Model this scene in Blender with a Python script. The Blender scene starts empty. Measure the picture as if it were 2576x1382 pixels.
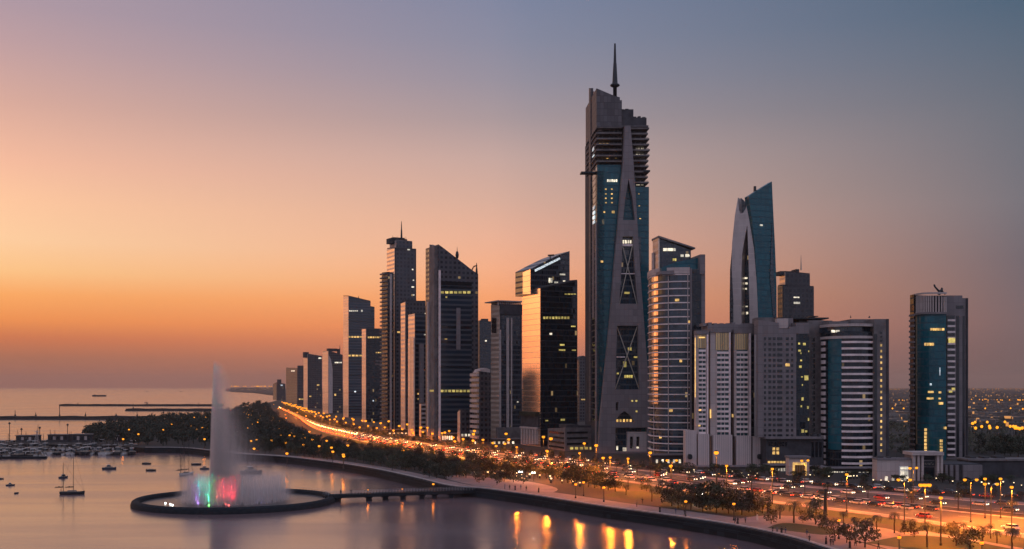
import bpy, math, random
USE_HAZE = True
from mathutils import Vector
from mathutils.geometry import tessellate_polygon
random.seed(7)
S = bpy.context.scene
COL = S.collection
R = math.radians
# ------------------------------------------------------------------ camera, sky, sun, exposure
FP, CX, HY, HC = 2762.0, 1288.0, 972.0, 40.0      # focal length and horizon in 2576-wide picture units, eye height in m
cam = bpy.data.cameras.new('camera'); co = bpy.data.objects.new('camera', cam); COL.objects.link(co)
co.location = (0, 0, HC); co.rotation_euler = (R(90), 0, 0)
cam.sensor_width = 36; cam.lens = 36*FP/2576; cam.shift_y = (HY-691)/2576
cam.clip_start = 1; cam.clip_end = 120000
S.camera = co
S.view_settings.view_transform = 'Standard'; S.view_settings.look = 'None'
S.view_settings.exposure = 0.0; S.view_settings.gamma = 1.0
S.cycles.use_denoising = True
S.cycles.max_bounces = 6; S.cycles.transparent_max_bounces = 12; S.cycles.volume_bounces = 1
S.cycles.sample_clamp_indirect = 4.0

def lin(c): return tuple((x/255/12.92 if x/255 <= .04045 else ((x/255+.055)/1.055)**2.4) for x in c)
def node(nt, typ, props=None, **ins):
    n = nt.nodes.new(typ)
    for k, v in (props or {}).items(): setattr(n, k, v)
    for k, v in ins.items():
        key = int(k[1:]) if k[0] == '_' and k[1:].isdigit() else k.replace('_', ' ')
        s = n.inputs[key]
        if isinstance(v, bpy.types.NodeSocket): nt.links.new(v, s)
        elif isinstance(v, (tuple, list)) and len(v) == 3 and s.type == 'RGBA': s.default_value = (*v, 1)
        else: s.default_value = v
    return n
def mth(nt, op, a, b=0.0, clamp=False):
    n = node(nt, 'ShaderNodeMath', {'operation': op, 'use_clamp': clamp}, _0=a, _1=b); return n.outputs[0]
def mixc(nt, f, a, b, mode='MIX'):
    n = nt.nodes.new('ShaderNodeMix'); n.data_type = 'RGBA'; n.blend_type = mode
    for s, v in ((n.inputs[0], f), (n.inputs[6], a), (n.inputs[7], b)):
        if isinstance(v, bpy.types.NodeSocket): nt.links.new(v, s)
        elif isinstance(v, (tuple, list)): s.default_value = (*v[:3], 1)
        else: s.default_value = v
    return n.outputs[2]
def ramp(nt, fac, stops, interp='LINEAR'):
    n = nt.nodes.new('ShaderNodeValToRGB'); r = n.color_ramp; r.interpolation = interp
    while len(r.elements) > 1: r.elements.remove(r.elements[0])
    r.elements[0].position = stops[0][0]; r.elements[0].color = (*stops[0][1], 1)
    for p, c in stops[1:]:
        e = r.elements.new(p); e.color = (*c, 1)
    nt.links.new(fac, n.inputs[0]); return n.outputs[0]
def maprange(nt, v, a, b, c=0.0, d=1.0, smooth=True):
    n = node(nt, 'ShaderNodeMapRange', {'interpolation_type': 'SMOOTHSTEP' if smooth else 'LINEAR'}, _0=v, _1=a, _2=b, _3=c, _4=d); return n.outputs[0]

W = bpy.data.worlds.new('World'); S.world = W; W.use_nodes = True
nt = W.node_tree; nt.nodes.clear()
SUN_AZ, SUN_EL = R(-48), R(3.0)
gen = nt.nodes.new('ShaderNodeTexCoord').outputs['Generated']
sx = node(nt, 'ShaderNodeSeparateXYZ', _0=gen).outputs
az = mth(nt, 'ARCTAN2', sx[0], sx[1]); el = mth(nt, 'ARCSINE', sx[2])
pos = mth(nt, 'DIVIDE', el, R(30), True)
def sky(st): return ramp(nt, pos, [(e/30, lin(c)) for e, c in st])
rL = sky([(0,(160,106,90)),(1.35,(176,112,85)),(2.3,(212,122,78)),(3.2,(244,150,82)),(4.36,(254,172,100)),(5.5,(255,199,138)),(6.96,(255,208,162)),(8.8,(255,201,161)),(10.6,(246,189,160)),(13.3,(218,172,158)),(16,(192,160,163)),(17.7,(177,154,165)),(25,(144,142,165)),(30,(132,138,162))])
rM = sky([(0,(166,112,99)),(1.5,(206,126,99)),(3.0,(246,147,98)),(4.6,(255,167,114)),(6.2,(250,178,140)),(7.7,(238,179,152)),(9.7,(217,175,158)),(11.7,(199,169,162)),(13.7,(170,154,158)),(15.6,(151,146,160)),(17.5,(137,140,161)),(19.4,(127,135,161)),(30,(110,124,152))])
rR = sky([(0,(110,92,93)),(1.35,(118,97,98)),(3.2,(124,104,106)),(6,(118,107,113)),(8.8,(121,117,124)),(12.6,(110,114,125)),(16,(92,107,125)),(17.7,(81,102,123)),(30,(60,85,110))])
rB = sky([(0,(144,144,162)),(6,(175,174,198)),(15,(196,198,224)),(30,(180,187,218))])
c = mixc(nt, maprange(nt, az, R(-25), R(1), 0, 1, False), rL, rM)
c = mixc(nt, maprange(nt, az, R(-1), R(25), 0, 1, False), c, rR)
c = mixc(nt, maprange(nt, az, R(25), R(80)), c, rB)
c = mixc(nt, maprange(nt, az, R(-75), R(-130)), c, rB)
gl = mth(nt, 'DIVIDE', mth(nt, 'ADD', az, R(54)), R(16)); gl = mth(nt, 'EXPONENT', mth(nt, 'MULTIPLY', mth(nt, 'MULTIPLY', gl, gl), -1))
gl = mth(nt, 'MULTIPLY', gl, maprange(nt, el, R(22), R(3)))
c = mixc(nt, 1.0, c, mixc(nt, gl, (1, 1, 1), (2.6, 2.1, 1.6)), 'MULTIPLY')
nis = nt.nodes.new('ShaderNodeTexSky'); nis.sky_type = 'NISHITA'; nis.sun_disc = False
nis.sun_elevation = SUN_EL; nis.sun_rotation = SUN_AZ; nis.altitude = 50; nis.air_density = 1.5; nis.dust_density = 3
c = c
b1 = node(nt, 'ShaderNodeBackground', Color=c, Strength=1.0)
b2 = node(nt, 'ShaderNodeBackground', Color=nis.outputs[0], Strength=0.0)
add = node(nt, 'ShaderNodeAddShader', _0=b1.outputs[0], _1=b2.outputs[0])
wo = nt.nodes.new('ShaderNodeOutputWorld'); nt.links.new(b1.outputs[0], wo.inputs[0])

sl = bpy.data.lights.new('sun', 'SUN'); so = bpy.data.objects.new('sun', sl); COL.objects.link(so)
sl.energy = 0.12; sl.angle = R(25); sl.color = (1, .55, .28)
so.rotation_euler = Vector((-math.sin(SUN_AZ)*math.cos(SUN_EL), -math.cos(SUN_AZ)*math.cos(SUN_EL), -math.sin(SUN_EL))).to_track_quat('-Z', 'Y').to_euler()
so.location = (-400, 300, 300)

# ------------------------------------------------------------------ helpers
ZG = 3.0                                              # land level above the sea
def G(px, py, z=ZG):                                  # the spot on a level plane that is seen at a picture position
    Y = (HC-z)*FP/(py-HY); return Vector(((px-CX)*Y/FP, Y, z))
def A(px, py, Y): return Vector(((px-CX)*Y/FP, Y, HC-(py-HY)*Y/FP))
def V2(p): return Vector((p[0], p[1]))

class MB:
    def __init__(s): s.v, s.f, s.m = [], [], []
    def face(s, pts, m=0):
        b = len(s.v); s.v += [tuple(p) for p in pts]; s.f.append(tuple(range(b, b+len(pts)))); s.m.append(m)
    def idx(s, verts, faces, m=0):
        b = len(s.v); s.v += [tuple(p) for p in verts]
        for f in faces: s.f.append(tuple(b+i for i in f)); s.m.append(m)
    def box(s, x0, x1, y0, y1, z0, z1, m=0):
        s.prism([(x0, y0), (x1, y0), (x1, y1), (x0, y1)], z0, z1, m)
    def prism(s, poly, z0, z1, m=0, mtop=None, scale=1.0):
        n = len(poly); zt = z1 if isinstance(z1, (list, tuple)) else [z1]*n
        cx = sum(p[0] for p in poly)/n; cy = sum(p[1] for p in poly)/n
        vs = [(p[0], p[1], z0) for p in poly]+[(cx+(p[0]-cx)*scale, cy+(p[1]-cy)*scale, zt[i]) for i, p in enumerate(poly)]
        s.idx(vs, [(i, (i+1) % n, n+(i+1) % n, n+i) for i in range(n)]+[tuple(range(n-1, -1, -1))], m)
        s.idx(vs[n:], [tuple(range(n))], m if mtop is None else mtop)
    def tube(s, p, q, r0, r1=None, n=8, m=0, cap=True):
        p, q = Vector(p), Vector(q); r1 = r0 if r1 is None else r1
        d = (q-p).normalized(); a = d.orthogonal().normalized(); b = d.cross(a)
        vs = []
        for c, r in ((p, r0), (q, r1)):
            for i in range(n):
                t = 2*math.pi*i/n; vs.append(c+(a*math.cos(t)+b*math.sin(t))*r)
        fs = [(i, (i+1) % n, n+(i+1) % n, n+i) for i in range(n)]
        if cap: fs += [tuple(range(n-1, -1, -1)), tuple(range(n, 2*n))]
        s.idx(vs, fs, m)
    def lathe(s, c, prof, n=12, m=0):                 # prof: (radius, z) from bottom to top about c
        c = Vector(c); vs = []; fs = []
        for r, z in prof:
            for i in range(n):
                t = 2*math.pi*i/n; vs.append(c+Vector((r*math.cos(t), r*math.sin(t), z)))
        for k in range(len(prof)-1):
            for i in range(n):
                j = (i+1) % n; fs.append((k*n+i, k*n+j, (k+1)*n+j, (k+1)*n+i))
        fs += [tuple(range(n-1, -1, -1)), tuple((len(prof)-1)*n+i for i in range(n))]
        s.idx(vs, fs, m)
    def ball(s, c, r, n=8, m=0, sz=1.0):
        k = max(4, n//2+1)
        s.lathe(c, [(max(.01, math.sin(math.pi*i/k))*r, -math.cos(math.pi*i/k)*r*sz) for i in range(k+1)], n, m)
    def panel(s, F, pts, o0, o1, m=0, holes=()):      # outline in face metres (u, z), extruded from offset o0 to o1
        loops = [list(pts)]+[list(h) for h in holes]
        tris = tessellate_polygon([[Vector((u, z, 0)) for u, z in l] for l in loops])
        flat = [p for l in loops for p in l]; n = len(flat)
        vs = [F.P(u, z, o1) for u, z in flat]+[F.P(u, z, o0) for u, z in flat]
        def area(t): a, b, c_ = (flat[i] for i in t); return (b[0]-a[0])*(c_[1]-a[1])-(c_[0]-a[0])*(b[1]-a[1])
        fs = []
        for t in tris:
            t = tuple(t) if area(t) > 0 else tuple(reversed(t))
            fs += [t, tuple(n+i for i in reversed(t))]
        b = 0
        for k, l in enumerate(loops):
            L = len(l); ar = sum(l[i][0]*l[(i+1) % L][1]-l[(i+1) % L][0]*l[i][1] for i in range(L))
            for i in range(L):
                i0, i1 = b+i, b+(i+1) % L
                q = (i1, i0, n+i0, n+i1); fs.append(q if (ar > 0) == (k == 0) else tuple(reversed(q)))
            b += L
        s.idx(vs, fs, m)
    def ribbon(s, path, o0, o1, z0, z1, m=0):         # closed slab that follows a ground path, from offset o0 to o1 to its right
        n = len(path); nor = []
        for i in range(n):
            t = (V2(path[min(i+1, n-1)])-V2(path[max(i-1, 0)])).normalized(); nor.append(Vector((t.y, -t.x)))
        zz0 = z0 if isinstance(z0, (list, tuple)) else [z0]*n; zz1 = z1 if isinstance(z1, (list, tuple)) else [z1]*n
        vs = []
        for i in range(n):
            a = V2(path[i])+nor[i]*o0; b = V2(path[i])+nor[i]*o1
            vs += [(a.x, a.y, zz0[i]), (b.x, b.y, zz0[i]), (b.x, b.y, zz1[i]), (a.x, a.y, zz1[i])]
        fs = []
        for i in range(n-1):
            for k in range(4):
                l = (k+1) % 4; fs.append((i*4+k, i*4+l, i*4+4+l, i*4+4+k))
        fs += [(3, 2, 1, 0), tuple((n-1)*4+k for k in range(4))]
        s.idx(vs, fs, m)
    def build(s, name, mats, parent=None, smooth=False, loc=None):
        o0 = Vector((0, 0, 0)); p = parent
        while p is not None: o0 += p.location; p = p.parent
        if loc is not None: o0 += Vector(loc)
        me = bpy.data.meshes.new(name)
        me.from_pydata([(v[0]-o0.x, v[1]-o0.y, v[2]-o0.z) for v in s.v], [], s.f)
        for m in (mats if isinstance(mats, (list, tuple)) else [mats]): me.materials.append(m)
        me.polygons.foreach_set('material_index', s.m)
        uv = me.uv_layers.new(name='UVMap').data
        vco = me.vertices
        for pl in me.polygons:
            nx, ny, nz = pl.normal; h = math.hypot(nx, ny)
            for li in pl.loop_indices:
                q = vco[me.loops[li].vertex_index].co
                if h > .35: uv[li].uv = ((-ny*q.x+nx*q.y)/h, q.z)
                else: uv[li].uv = (q.x, q.y)
            pl.use_smooth = smooth
        ob = bpy.data.objects.new(name, me); COL.objects.link(ob)
        if parent is not None: ob.parent = parent
        if loc is not None: ob.location = loc
        return ob

def tag(o, label, cat, group=None, kind=None):
    if label: o['label'] = label
    if cat: o['category'] = cat
    if group: o['group'] = group
    if kind: o['kind'] = kind
    return o
def thing(name, label, cat, loc=(0, 0, 0), group=None, rz=0):
    o = bpy.data.objects.new(name, None); COL.objects.link(o); o.location = loc; o.rotation_euler.z = rz
    o.empty_display_size = 2
    return tag(o, label, cat, group)
def struct(o, label=None): o['kind'] = 'structure'; return o
def dup(root, loc, rz=0, label=None, group=None, scale=None):
    def cp(o, par):
        c_ = o.copy(); COL.objects.link(c_); c_.parent = par
        for ch in list(o.children): cp(ch, c_)
        return c_
    r = cp(root, None); r.location = loc; r.rotation_euler = (0, 0, rz)
    if scale: r.scale = (scale,)*3
    if label: r['label'] = label
    if group: r['group'] = group
    return r
def move(root, loc, rz=0, scale=None):
    root.location = loc; root.rotation_euler = (0, 0, rz)
    if scale: root.scale = (scale,)*3
    return root
ORD = 'first second third fourth fifth sixth seventh eighth ninth tenth eleventh twelfth thirteenth fourteenth fifteenth sixteenth seventeenth eighteenth nineteenth twentieth'.split()
ORD += ['twenty-'+w for w in ORD[:9]]+['thirtieth']+['thirty-'+w for w in ORD[:9]]

class Face:                                           # an upright plane through C along d; n looks outwards
    def __init__(s, C, d, n): s.C, s.d, s.n = V2(C), V2(d).normalized(), V2(n).normalized()
    def u(s, px): k = (px-CX)/FP; return (k*s.C.y-s.C.x)/(s.d.x-k*s.d.y)
    def z(s, px, py): Y = s.C.y+s.u(px)*s.d.y; return HC-(py-HY)*Y/FP
    def uz(s, p): return (s.u(p[0]), s.z(*p))
    def P(s, u, z, o=0): q = s.C+s.d*u+s.n*o; return Vector((q.x, q.y, z))
def frame(pxl, pxc, pxr, D, a):                       # right-angled corner seen between pxl and pxr, its edge at pxc
    C = Vector(((pxc-CX)*D/FP, D)); d = Vector((math.cos(a), math.sin(a))); e = Vector((-d.y, d.x))
    FR = Face(C, d, -e); FL = Face(C, e, -d)
    FR.w = FR.u(pxr); FL.w = FL.u(pxl)
    return FL, FR
def fbox(mb, F, x0, x1, y0, y1, o0, o1, m=0):         # box on a face by picture limits
    u0, u1 = sorted((F.u(x0), F.u(x1))); xm = (x0+x1)/2; z0, z1 = F.z(xm, y1), F.z(xm, y0)
    mb.panel(F, [(u0, z0), (u1, z0), (u1, z1), (u0, z1)], o0, o1, m)
def fpoly(mb, F, pts, o0, o1, m=0, holes=()):
    mb.panel(F, [F.uz(p) for p in pts], o0, o1, m, [[F.uz(p) for p in h] for h in holes])

# ------------------------------------------------------------------ materials
def mat(name, col, rough=.6, metal=0.0, var=0.0, scale=.3, ior=1.45, col2=None, bump=0.0, spec=.5):
    m = bpy.data.materials.new(name); m.use_nodes = True; t = m.node_tree; p = t.nodes['Principled BSDF']
    p.inputs['Roughness'].default_value = rough; p.inputs['Metallic'].default_value = metal; p.inputs['IOR'].default_value = ior
    p.inputs['Specular IOR Level'].default_value = spec
    p.inputs['Base Color'].default_value = (*col, 1)
    if var or col2:
        tc = t.nodes.new('ShaderNodeTexCoord').outputs['Object']
        nz = node(t, 'ShaderNodeTexNoise', Vector=tc, Scale=scale, Detail=6.0, Roughness=.65).outputs[0]
        f = maprange(t, nz, .35, .65)
        c2 = col2 or tuple(x*(1-var) for x in col); c1 = col if col2 else tuple(min(1, x*(1+var)) for x in col)
        t.links.new(mixc(t, f, c1, c2), p.inputs['Base Color'])
        if bump:
            b = node(t, 'ShaderNodeBump', Height=nz, Strength=bump, Distance=.3); t.links.new(b.outputs[0], p.inputs['Normal'])
    return m
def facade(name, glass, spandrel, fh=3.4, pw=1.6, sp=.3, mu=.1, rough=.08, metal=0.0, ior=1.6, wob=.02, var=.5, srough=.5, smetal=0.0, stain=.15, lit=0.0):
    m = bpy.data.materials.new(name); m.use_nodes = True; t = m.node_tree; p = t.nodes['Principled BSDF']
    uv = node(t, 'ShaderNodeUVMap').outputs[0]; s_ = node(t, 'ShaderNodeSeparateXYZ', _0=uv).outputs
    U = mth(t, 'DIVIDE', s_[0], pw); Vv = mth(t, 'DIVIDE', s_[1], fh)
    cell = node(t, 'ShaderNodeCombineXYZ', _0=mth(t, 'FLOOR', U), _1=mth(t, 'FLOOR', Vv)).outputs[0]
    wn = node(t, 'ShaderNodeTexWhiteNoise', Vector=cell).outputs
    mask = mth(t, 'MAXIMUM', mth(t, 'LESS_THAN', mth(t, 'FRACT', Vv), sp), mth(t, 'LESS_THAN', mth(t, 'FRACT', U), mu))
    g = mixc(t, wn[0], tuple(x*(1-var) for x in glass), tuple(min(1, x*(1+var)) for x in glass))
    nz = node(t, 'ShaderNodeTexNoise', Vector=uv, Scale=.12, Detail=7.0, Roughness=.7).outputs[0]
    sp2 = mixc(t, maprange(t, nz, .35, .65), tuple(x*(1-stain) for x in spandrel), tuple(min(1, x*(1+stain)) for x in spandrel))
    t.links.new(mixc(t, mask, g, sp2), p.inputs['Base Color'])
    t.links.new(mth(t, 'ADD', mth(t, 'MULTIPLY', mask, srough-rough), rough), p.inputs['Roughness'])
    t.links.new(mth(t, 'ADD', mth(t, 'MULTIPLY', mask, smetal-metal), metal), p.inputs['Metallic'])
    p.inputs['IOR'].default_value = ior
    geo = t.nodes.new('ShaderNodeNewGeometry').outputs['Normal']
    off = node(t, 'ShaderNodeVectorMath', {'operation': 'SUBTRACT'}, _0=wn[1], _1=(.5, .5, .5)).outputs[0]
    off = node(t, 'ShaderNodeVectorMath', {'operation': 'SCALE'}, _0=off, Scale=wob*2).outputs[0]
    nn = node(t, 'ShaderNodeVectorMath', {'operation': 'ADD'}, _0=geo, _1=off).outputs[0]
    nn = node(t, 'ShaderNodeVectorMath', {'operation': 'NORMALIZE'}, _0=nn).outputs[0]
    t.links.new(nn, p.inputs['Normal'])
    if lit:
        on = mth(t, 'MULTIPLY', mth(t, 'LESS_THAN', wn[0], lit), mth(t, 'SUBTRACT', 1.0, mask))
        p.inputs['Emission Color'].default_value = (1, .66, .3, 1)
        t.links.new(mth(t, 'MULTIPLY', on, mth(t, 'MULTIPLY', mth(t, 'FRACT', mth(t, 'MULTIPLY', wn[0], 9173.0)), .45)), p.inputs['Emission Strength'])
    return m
def emit(name, col, st):
    m = bpy.data.materials.new(name); m.use_nodes = True; p = m.node_tree.nodes['Principled BSDF']
    p.inputs['Base Color'].default_value = (*[min(.8, x) for x in col], 1)
    p.inputs['Emission Color'].default_value = (*col, 1); p.inputs['Emission Strength'].default_value = st
    return m
def litmat(name, col, st):                            # a lit room behind glass: uneven, with darker furniture and blinds
    m = emit(name, col, st); t = m.node_tree; p = t.nodes['Principled BSDF']
    tc = t.nodes.new('ShaderNodeTexCoord').outputs['Object']
    nz = node(t, 'ShaderNodeTexNoise', Vector=tc, Scale=.9, Detail=3.0).outputs[0]
    oi = t.nodes.new('ShaderNodeObjectInfo').outputs['Random']
    t.links.new(mth(t, 'MULTIPLY', mth(t, 'MULTIPLY', maprange(t, nz, .3, .65, .3, 1.15), mth(t, 'ADD', mth(t, 'MULTIPLY', oi, 1.1), .35)), st), p.inputs['Emission Strength'])
    return m
M = {}
M['glass_teal'] = facade('teal_glass', (.003, .085, .11), (.005, .066, .09), 3.6, 1.5, .22, .06, .12, 0, 1.42, .012, .2)
M['glass_blue'] = facade('blue_black_glass', (.008, .03, .05), (.014, .03, .044), 3.4, 1.6, .3, .08, .08, 0, 1.65, lit=.012)
M['glass_dark'] = facade('dark_grey_glass', (.012, .022, .034), (.024, .033, .046), 3.4, 1.5, .35, .15, .12, 0, 1.6, lit=.012)
M['glass_black'] = facade('black_glass', (.004, .013, .021), (.007, .016, .024), 3.4, 1.4, .2, .08, .07, 0, 1.5, lit=.012)
M['slats'] = facade('louvred_glass', (.006, .021, .036), (.026, .04, .056), 3.4, 30, .42, 0, .12, 0, 1.6)
M['grey_clad'] = facade('grey_cladding_grid', (.02, .026, .036), (.055, .055, .066), 3.3, 3.2, .5, .45, .2, 0, 1.5, lit=.012)
M['dim_clad'] = facade('dim_cladding_grid', (.016, .019, .026), (.045, .043, .05), 3.3, 2.8, .45, .4, .2, 0, 1.5, lit=.012)
M['rib_clad'] = facade('ribbed_cladding', (.03, .03, .035), (.17, .15, .15), 400, 1.8, 0, .55, .3, 0, 1.5)
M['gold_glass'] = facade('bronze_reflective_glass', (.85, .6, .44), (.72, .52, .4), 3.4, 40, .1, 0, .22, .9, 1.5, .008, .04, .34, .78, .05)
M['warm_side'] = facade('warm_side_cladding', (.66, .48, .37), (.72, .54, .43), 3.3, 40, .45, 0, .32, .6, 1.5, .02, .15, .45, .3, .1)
M['stone'] = facade('grey_stone_panels', (.185, .155, .157), (.12, .1, .102), 3.6, 2.4, .045, .04, .7, 0, 1.45, .004, .12, .8)
M['stone_dark'] = facade('dark_stone_panels', (.085, .075, .08), (.05, .045, .05), 3.6, 2.0, .07, .06, .6, 0, 1.45, .006, .25, .8)
M['stone_warm'] = facade('warm_stone_panels', (.47, .375, .345), (.33, .26, .24), 3.6, 1.8, .045, .05, .7, 0, 1.45, .004, .1, .8)
M['pale_ribs'] = facade('pale_ribbed_stone', (.58, .46, .43), (.4, .31, .29), 40, .9, 0, .35, .7, 0, 1.45, .004, .1, .8)
M['bronze_soft'] = facade('bronze_banded_glass', (.85, .6, .42), (.06, .05, .05), 3.4, 2.4, .3, .05, .24, .92, 1.5, .02, .25, .4)
M['stone_pale'] = mat('pale_stone', (.78, .62, .585), .7, 0, .15, .25, bump=.1)
M['concrete'] = mat('concrete', (.15, .128, .125), .85, 0, .25, .2, bump=.2)
M['concrete_dark'] = mat('dark_concrete', (.045, .044, .05), .85, 0, .3, .2, bump=.2)
M['metal_dark'] = mat('dark_metal', (.03, .035, .04), .45, .6)
M['metal_grey'] = mat('grey_metal', (.3, .3, .31), .4, .7)
M['steel_pale'] = mat('pale_steel', (.42, .36, .29), .4, .3)
M['white_paint'] = mat('white_paint', (.75, .73, .7), .4)
M['dark_glass'] = mat('window_glass', (.006, .012, .018), .08, 0, ior=1.6)
M['teal_window'] = mat('teal_window_glass', (.01, .05, .055), .1, 0, ior=1.6)
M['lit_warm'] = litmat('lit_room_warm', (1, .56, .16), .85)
M['lit_yellow'] = litmat('lit_room_yellow', (.95, .70, .18), .52)
M['lit_white'] = litmat('lit_room_white', (1, .86, .62), .95)
M['lit_cool'] = litmat('lit_room_cool', (.8, .93, .95), 1.0)
M['sodium'] = emit('sodium_lantern', (1, .34, .015), 1.5)
M['sodium_far'] = emit('sodium_lantern_far', (1, .34, .015), 1.6)
M['white_lamp'] = emit('white_lantern', (.95, .97, 1), 5)
M['head'] = emit('headlight_glass', (1, .78, .5), 7)
M['tail'] = emit('taillight_glass', (1, .07, .015), 4)
M['shell'] = facade('sail_shell_cladding', (.5, .41, .38), (.55, .45, .42), 3.4, 2.2, .12, .05, .34, .25, 1.5, .01, .08, .4, .5, .08)
M['bark'] = mat('bark', (.035, .026, .02), .9, 0, .3, 2)
M['leaf_a'] = mat('leaves_dark_olive', (.03, .038, .019), .7, 0, .5, .6)
M['leaf_b'] = mat('leaves_deep_green', (.018, .024, .014), .7, 0, .5, .6)
M['leaf_c'] = mat('leaves_dusty', (.05, .048, .028), .75, 0, .5, .6)
M['palm_leaf'] = mat('palm_fronds', (.035, .046, .024), .6, 0, .4, 1)
M['asphalt'] = mat('asphalt', (.075, .066, .062), .75, 0, .22, .08)
M['paving'] = mat('pinkish_paving', (.25, .185, .175), .8, 0, .16, .12, bump=.05)
M['kerb'] = mat('kerb_stone', (.42, .37, .35), .8, 0, .15, .3)
M['line'] = mat('road_paint', (.6, .55, .48), .7, 0, .2, .4)
M['grass'] = mat('lawn_grass', (.024, .042, .013), .95, 0, .4, .25, col2=(.036, .04, .016), bump=.4)
M['soil'] = mat('bare_ground', (.045, .038, .032), .95, 0, .3, .02, col2=(.026, .024, .022), bump=.3)
M['rock'] = mat('armour_rock', (.028, .03, .032), .9, 0, .4, .5, bump=.6)
M['wall_dark'] = facade('seawall_blocks', (.013, .018, .023), (.006, .009, .012), 1.3, 5.0, .08, .015, .85, 0, 1.3, .01, .35, .9, 0, .4)
# ------------------------------------------------------------------ sea, land, promenade, roads
def watermat():
    m = bpy.data.materials.new('sea_water'); m.use_nodes = True; t = m.node_tree; p = t.nodes['Principled BSDF']
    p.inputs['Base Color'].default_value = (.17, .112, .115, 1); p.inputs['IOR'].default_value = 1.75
    tc = t.nodes.new('ShaderNodeTexCoord').outputs['Object']
    mp = node(t, 'ShaderNodeMapping', Vector=tc, Scale=(.005, .03, 1), Rotation=(0, 0, R(-12))).outputs[0]
    st = node(t, 'ShaderNodeTexNoise', Vector=mp, Scale=1.0, Detail=4.0, Distortion=.6).outputs[0]
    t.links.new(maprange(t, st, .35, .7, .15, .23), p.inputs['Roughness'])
    mp2 = node(t, 'ShaderNodeMapping', Vector=tc, Scale=(.25, .5, 1)).outputs[0]
    n2 = node(t, 'ShaderNodeTexNoise', Vector=mp2, Scale=1.0, Detail=3.0).outputs[0]
    b = node(t, 'ShaderNodeBump', Height=n2, Strength=.12, Distance=.5); t.links.new(b.outputs[0], p.inputs['Normal'])
    return m
M['water'] = watermat()
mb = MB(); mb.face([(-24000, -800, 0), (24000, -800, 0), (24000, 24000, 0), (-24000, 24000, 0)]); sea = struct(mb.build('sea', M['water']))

def catmull(pts, n=6):
    out = []; P = [pts[0]]+list(pts)+[pts[-1]]
    for i in range(1, len(P)-2):
        for k in range(n):
            t = k/n; a, b, c, d = (Vector(p) for p in P[i-1:i+3])
            out.append(.5*((2*b)+(c-a)*t+(2*a-5*b+4*c-d)*t*t+(3*b-a-3*c+d)*t**3))
    out.append(Vector(pts[-1])); return out
QUAY = [(2700,1560),(2250,1428),(2077,1382),(1997,1357),(1869,1328),(1677,1298),(1503,1274),(1355,1250),(1270,1238),(1207,1230),(1160,1227),(1110,1220),(1046,1204),(936,1180),(825,1163),(714,1150),(603,1143),(540,1136),(480,1129),(425,1127),(365,1127)]
quay = catmull([G(*p) for p in QUAY], 5)
rest = [G(*p) for p in [(300,1122),(100,1118),(-120,1117),(-420,1117),(-420,1108),(-120,1108),(190,1107),(208,1103),(222,1093),(268,1081),(330,1074),(372,1060),(450,1051),(530,1047),(575,1032),(640,1020),(690,1010),(706,1004),(690,994),(640,988),(582,985.5),(566,983),(570,977.4)]]
far = [Vector((20000, 23800, ZG)), Vector((20000, 150, ZG)), Vector((400, 150, ZG))]
land = quay+rest+far
mb = MB(); tri = tessellate_polygon([[Vector((p.x, p.y, 0)) for p in land]])
def ccw(t): a, b, c_ = (land[i] for i in t); return tuple(t) if (b.x-a.x)*(c_.y-a.y)-(b.y-a.y)*(c_.x-a.x) > 0 else tuple(reversed(t))
mb.idx(land, [ccw(t) for t in tri])
mb.build('ground', M['soil'])['kind'] = 'structure'
# the shore skirt of the headland and the far coast: a rough rock slope into the water
mb = MB(); sk = quay[-1:]+rest
for i in range(len(sk)-1):
    a, b = sk[i], sk[i+1]; t = (V2(b)-V2(a)).normalized(); nrm = Vector((t.y, -t.x)) * -1
    w = 3.0
    mb.face([a, b, (b.x+nrm.x*-w, b.y+nrm.y*-w, -1), (a.x+nrm.x*-w, a.y+nrm.y*-w, -1)])
struct(mb.build('shore_rocks', M['rock']))
# the dark seawall with its rounded coping
mb = MB(); mb.ribbon(quay, -1.6, .05, -2, 2.1); mb.ribbon(quay, -1.2, 0.6, 2.1, 3.2)
w_ = mb.build('seawall', M['wall_dark']); tag(w_, 'long dark seawall with rounded coping between the bay and the promenade', 'seawall')
mb = MB(); mb.ribbon(quay, .6, 1.5, 3.0, 3.45); mb.build('coping', M['kerb'], w_)
# promenade paving behind it
def offset(path, d):
    n = len(path); out = []
    for i in range(n):
        t = (V2(path[min(i+1, n-1)])-V2(path[max(i-1, 0)])).normalized(); q = V2(path[i])+Vector((t.y, -t.x))*d; out.append(Vector((q.x, q.y, ZG)))
    return out
def sheet(name, a, b, z, m):                         # a strip between two ground paths with as many points
    mb = MB(); n = len(a)
    mb.idx([(p[0], p[1], z) for p in a]+[(p[0], p[1], z) for p in b], [(i+1, i, n+i, n+i+1) for i in range(n-1)])
    return struct(mb.build(name, m))
def flat(name, pts, z, m, smooth=True):
    q = [G(*p, z) for p in pts]
    if smooth: q = catmull(q+q[:1], 4)[:-1]
    mb = MB(); tri = tessellate_polygon([[Vector((p.x, p.y, 0)) for p in q]])
    fs = []
    for t in tri:
        a, b, c_ = (q[i] for i in t); fs.append(tuple(t) if (b.x-a.x)*(c_.y-a.y)-(b.y-a.y)*(c_.x-a.x) > 0 else tuple(reversed(t)))
    mb.idx([(p.x, p.y, z) for p in q], fs); return struct(mb.build(name, m))
pro = quay[:86]
inner = [offset(quay, 13.0 if i < 44 else 9)[i] for i in range(86)]
sheet('promenade', [offset(quay, 1.4)[i] for i in range(86)], inner, ZG+.03, M['paving'])
flat('plaza', [(1215,1226),(1300,1232),(1380,1240),(1400,1228),(1330,1212),(1235,1203),(1150,1196),(1120,1204)], ZG+.045, M['paving'])
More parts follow.
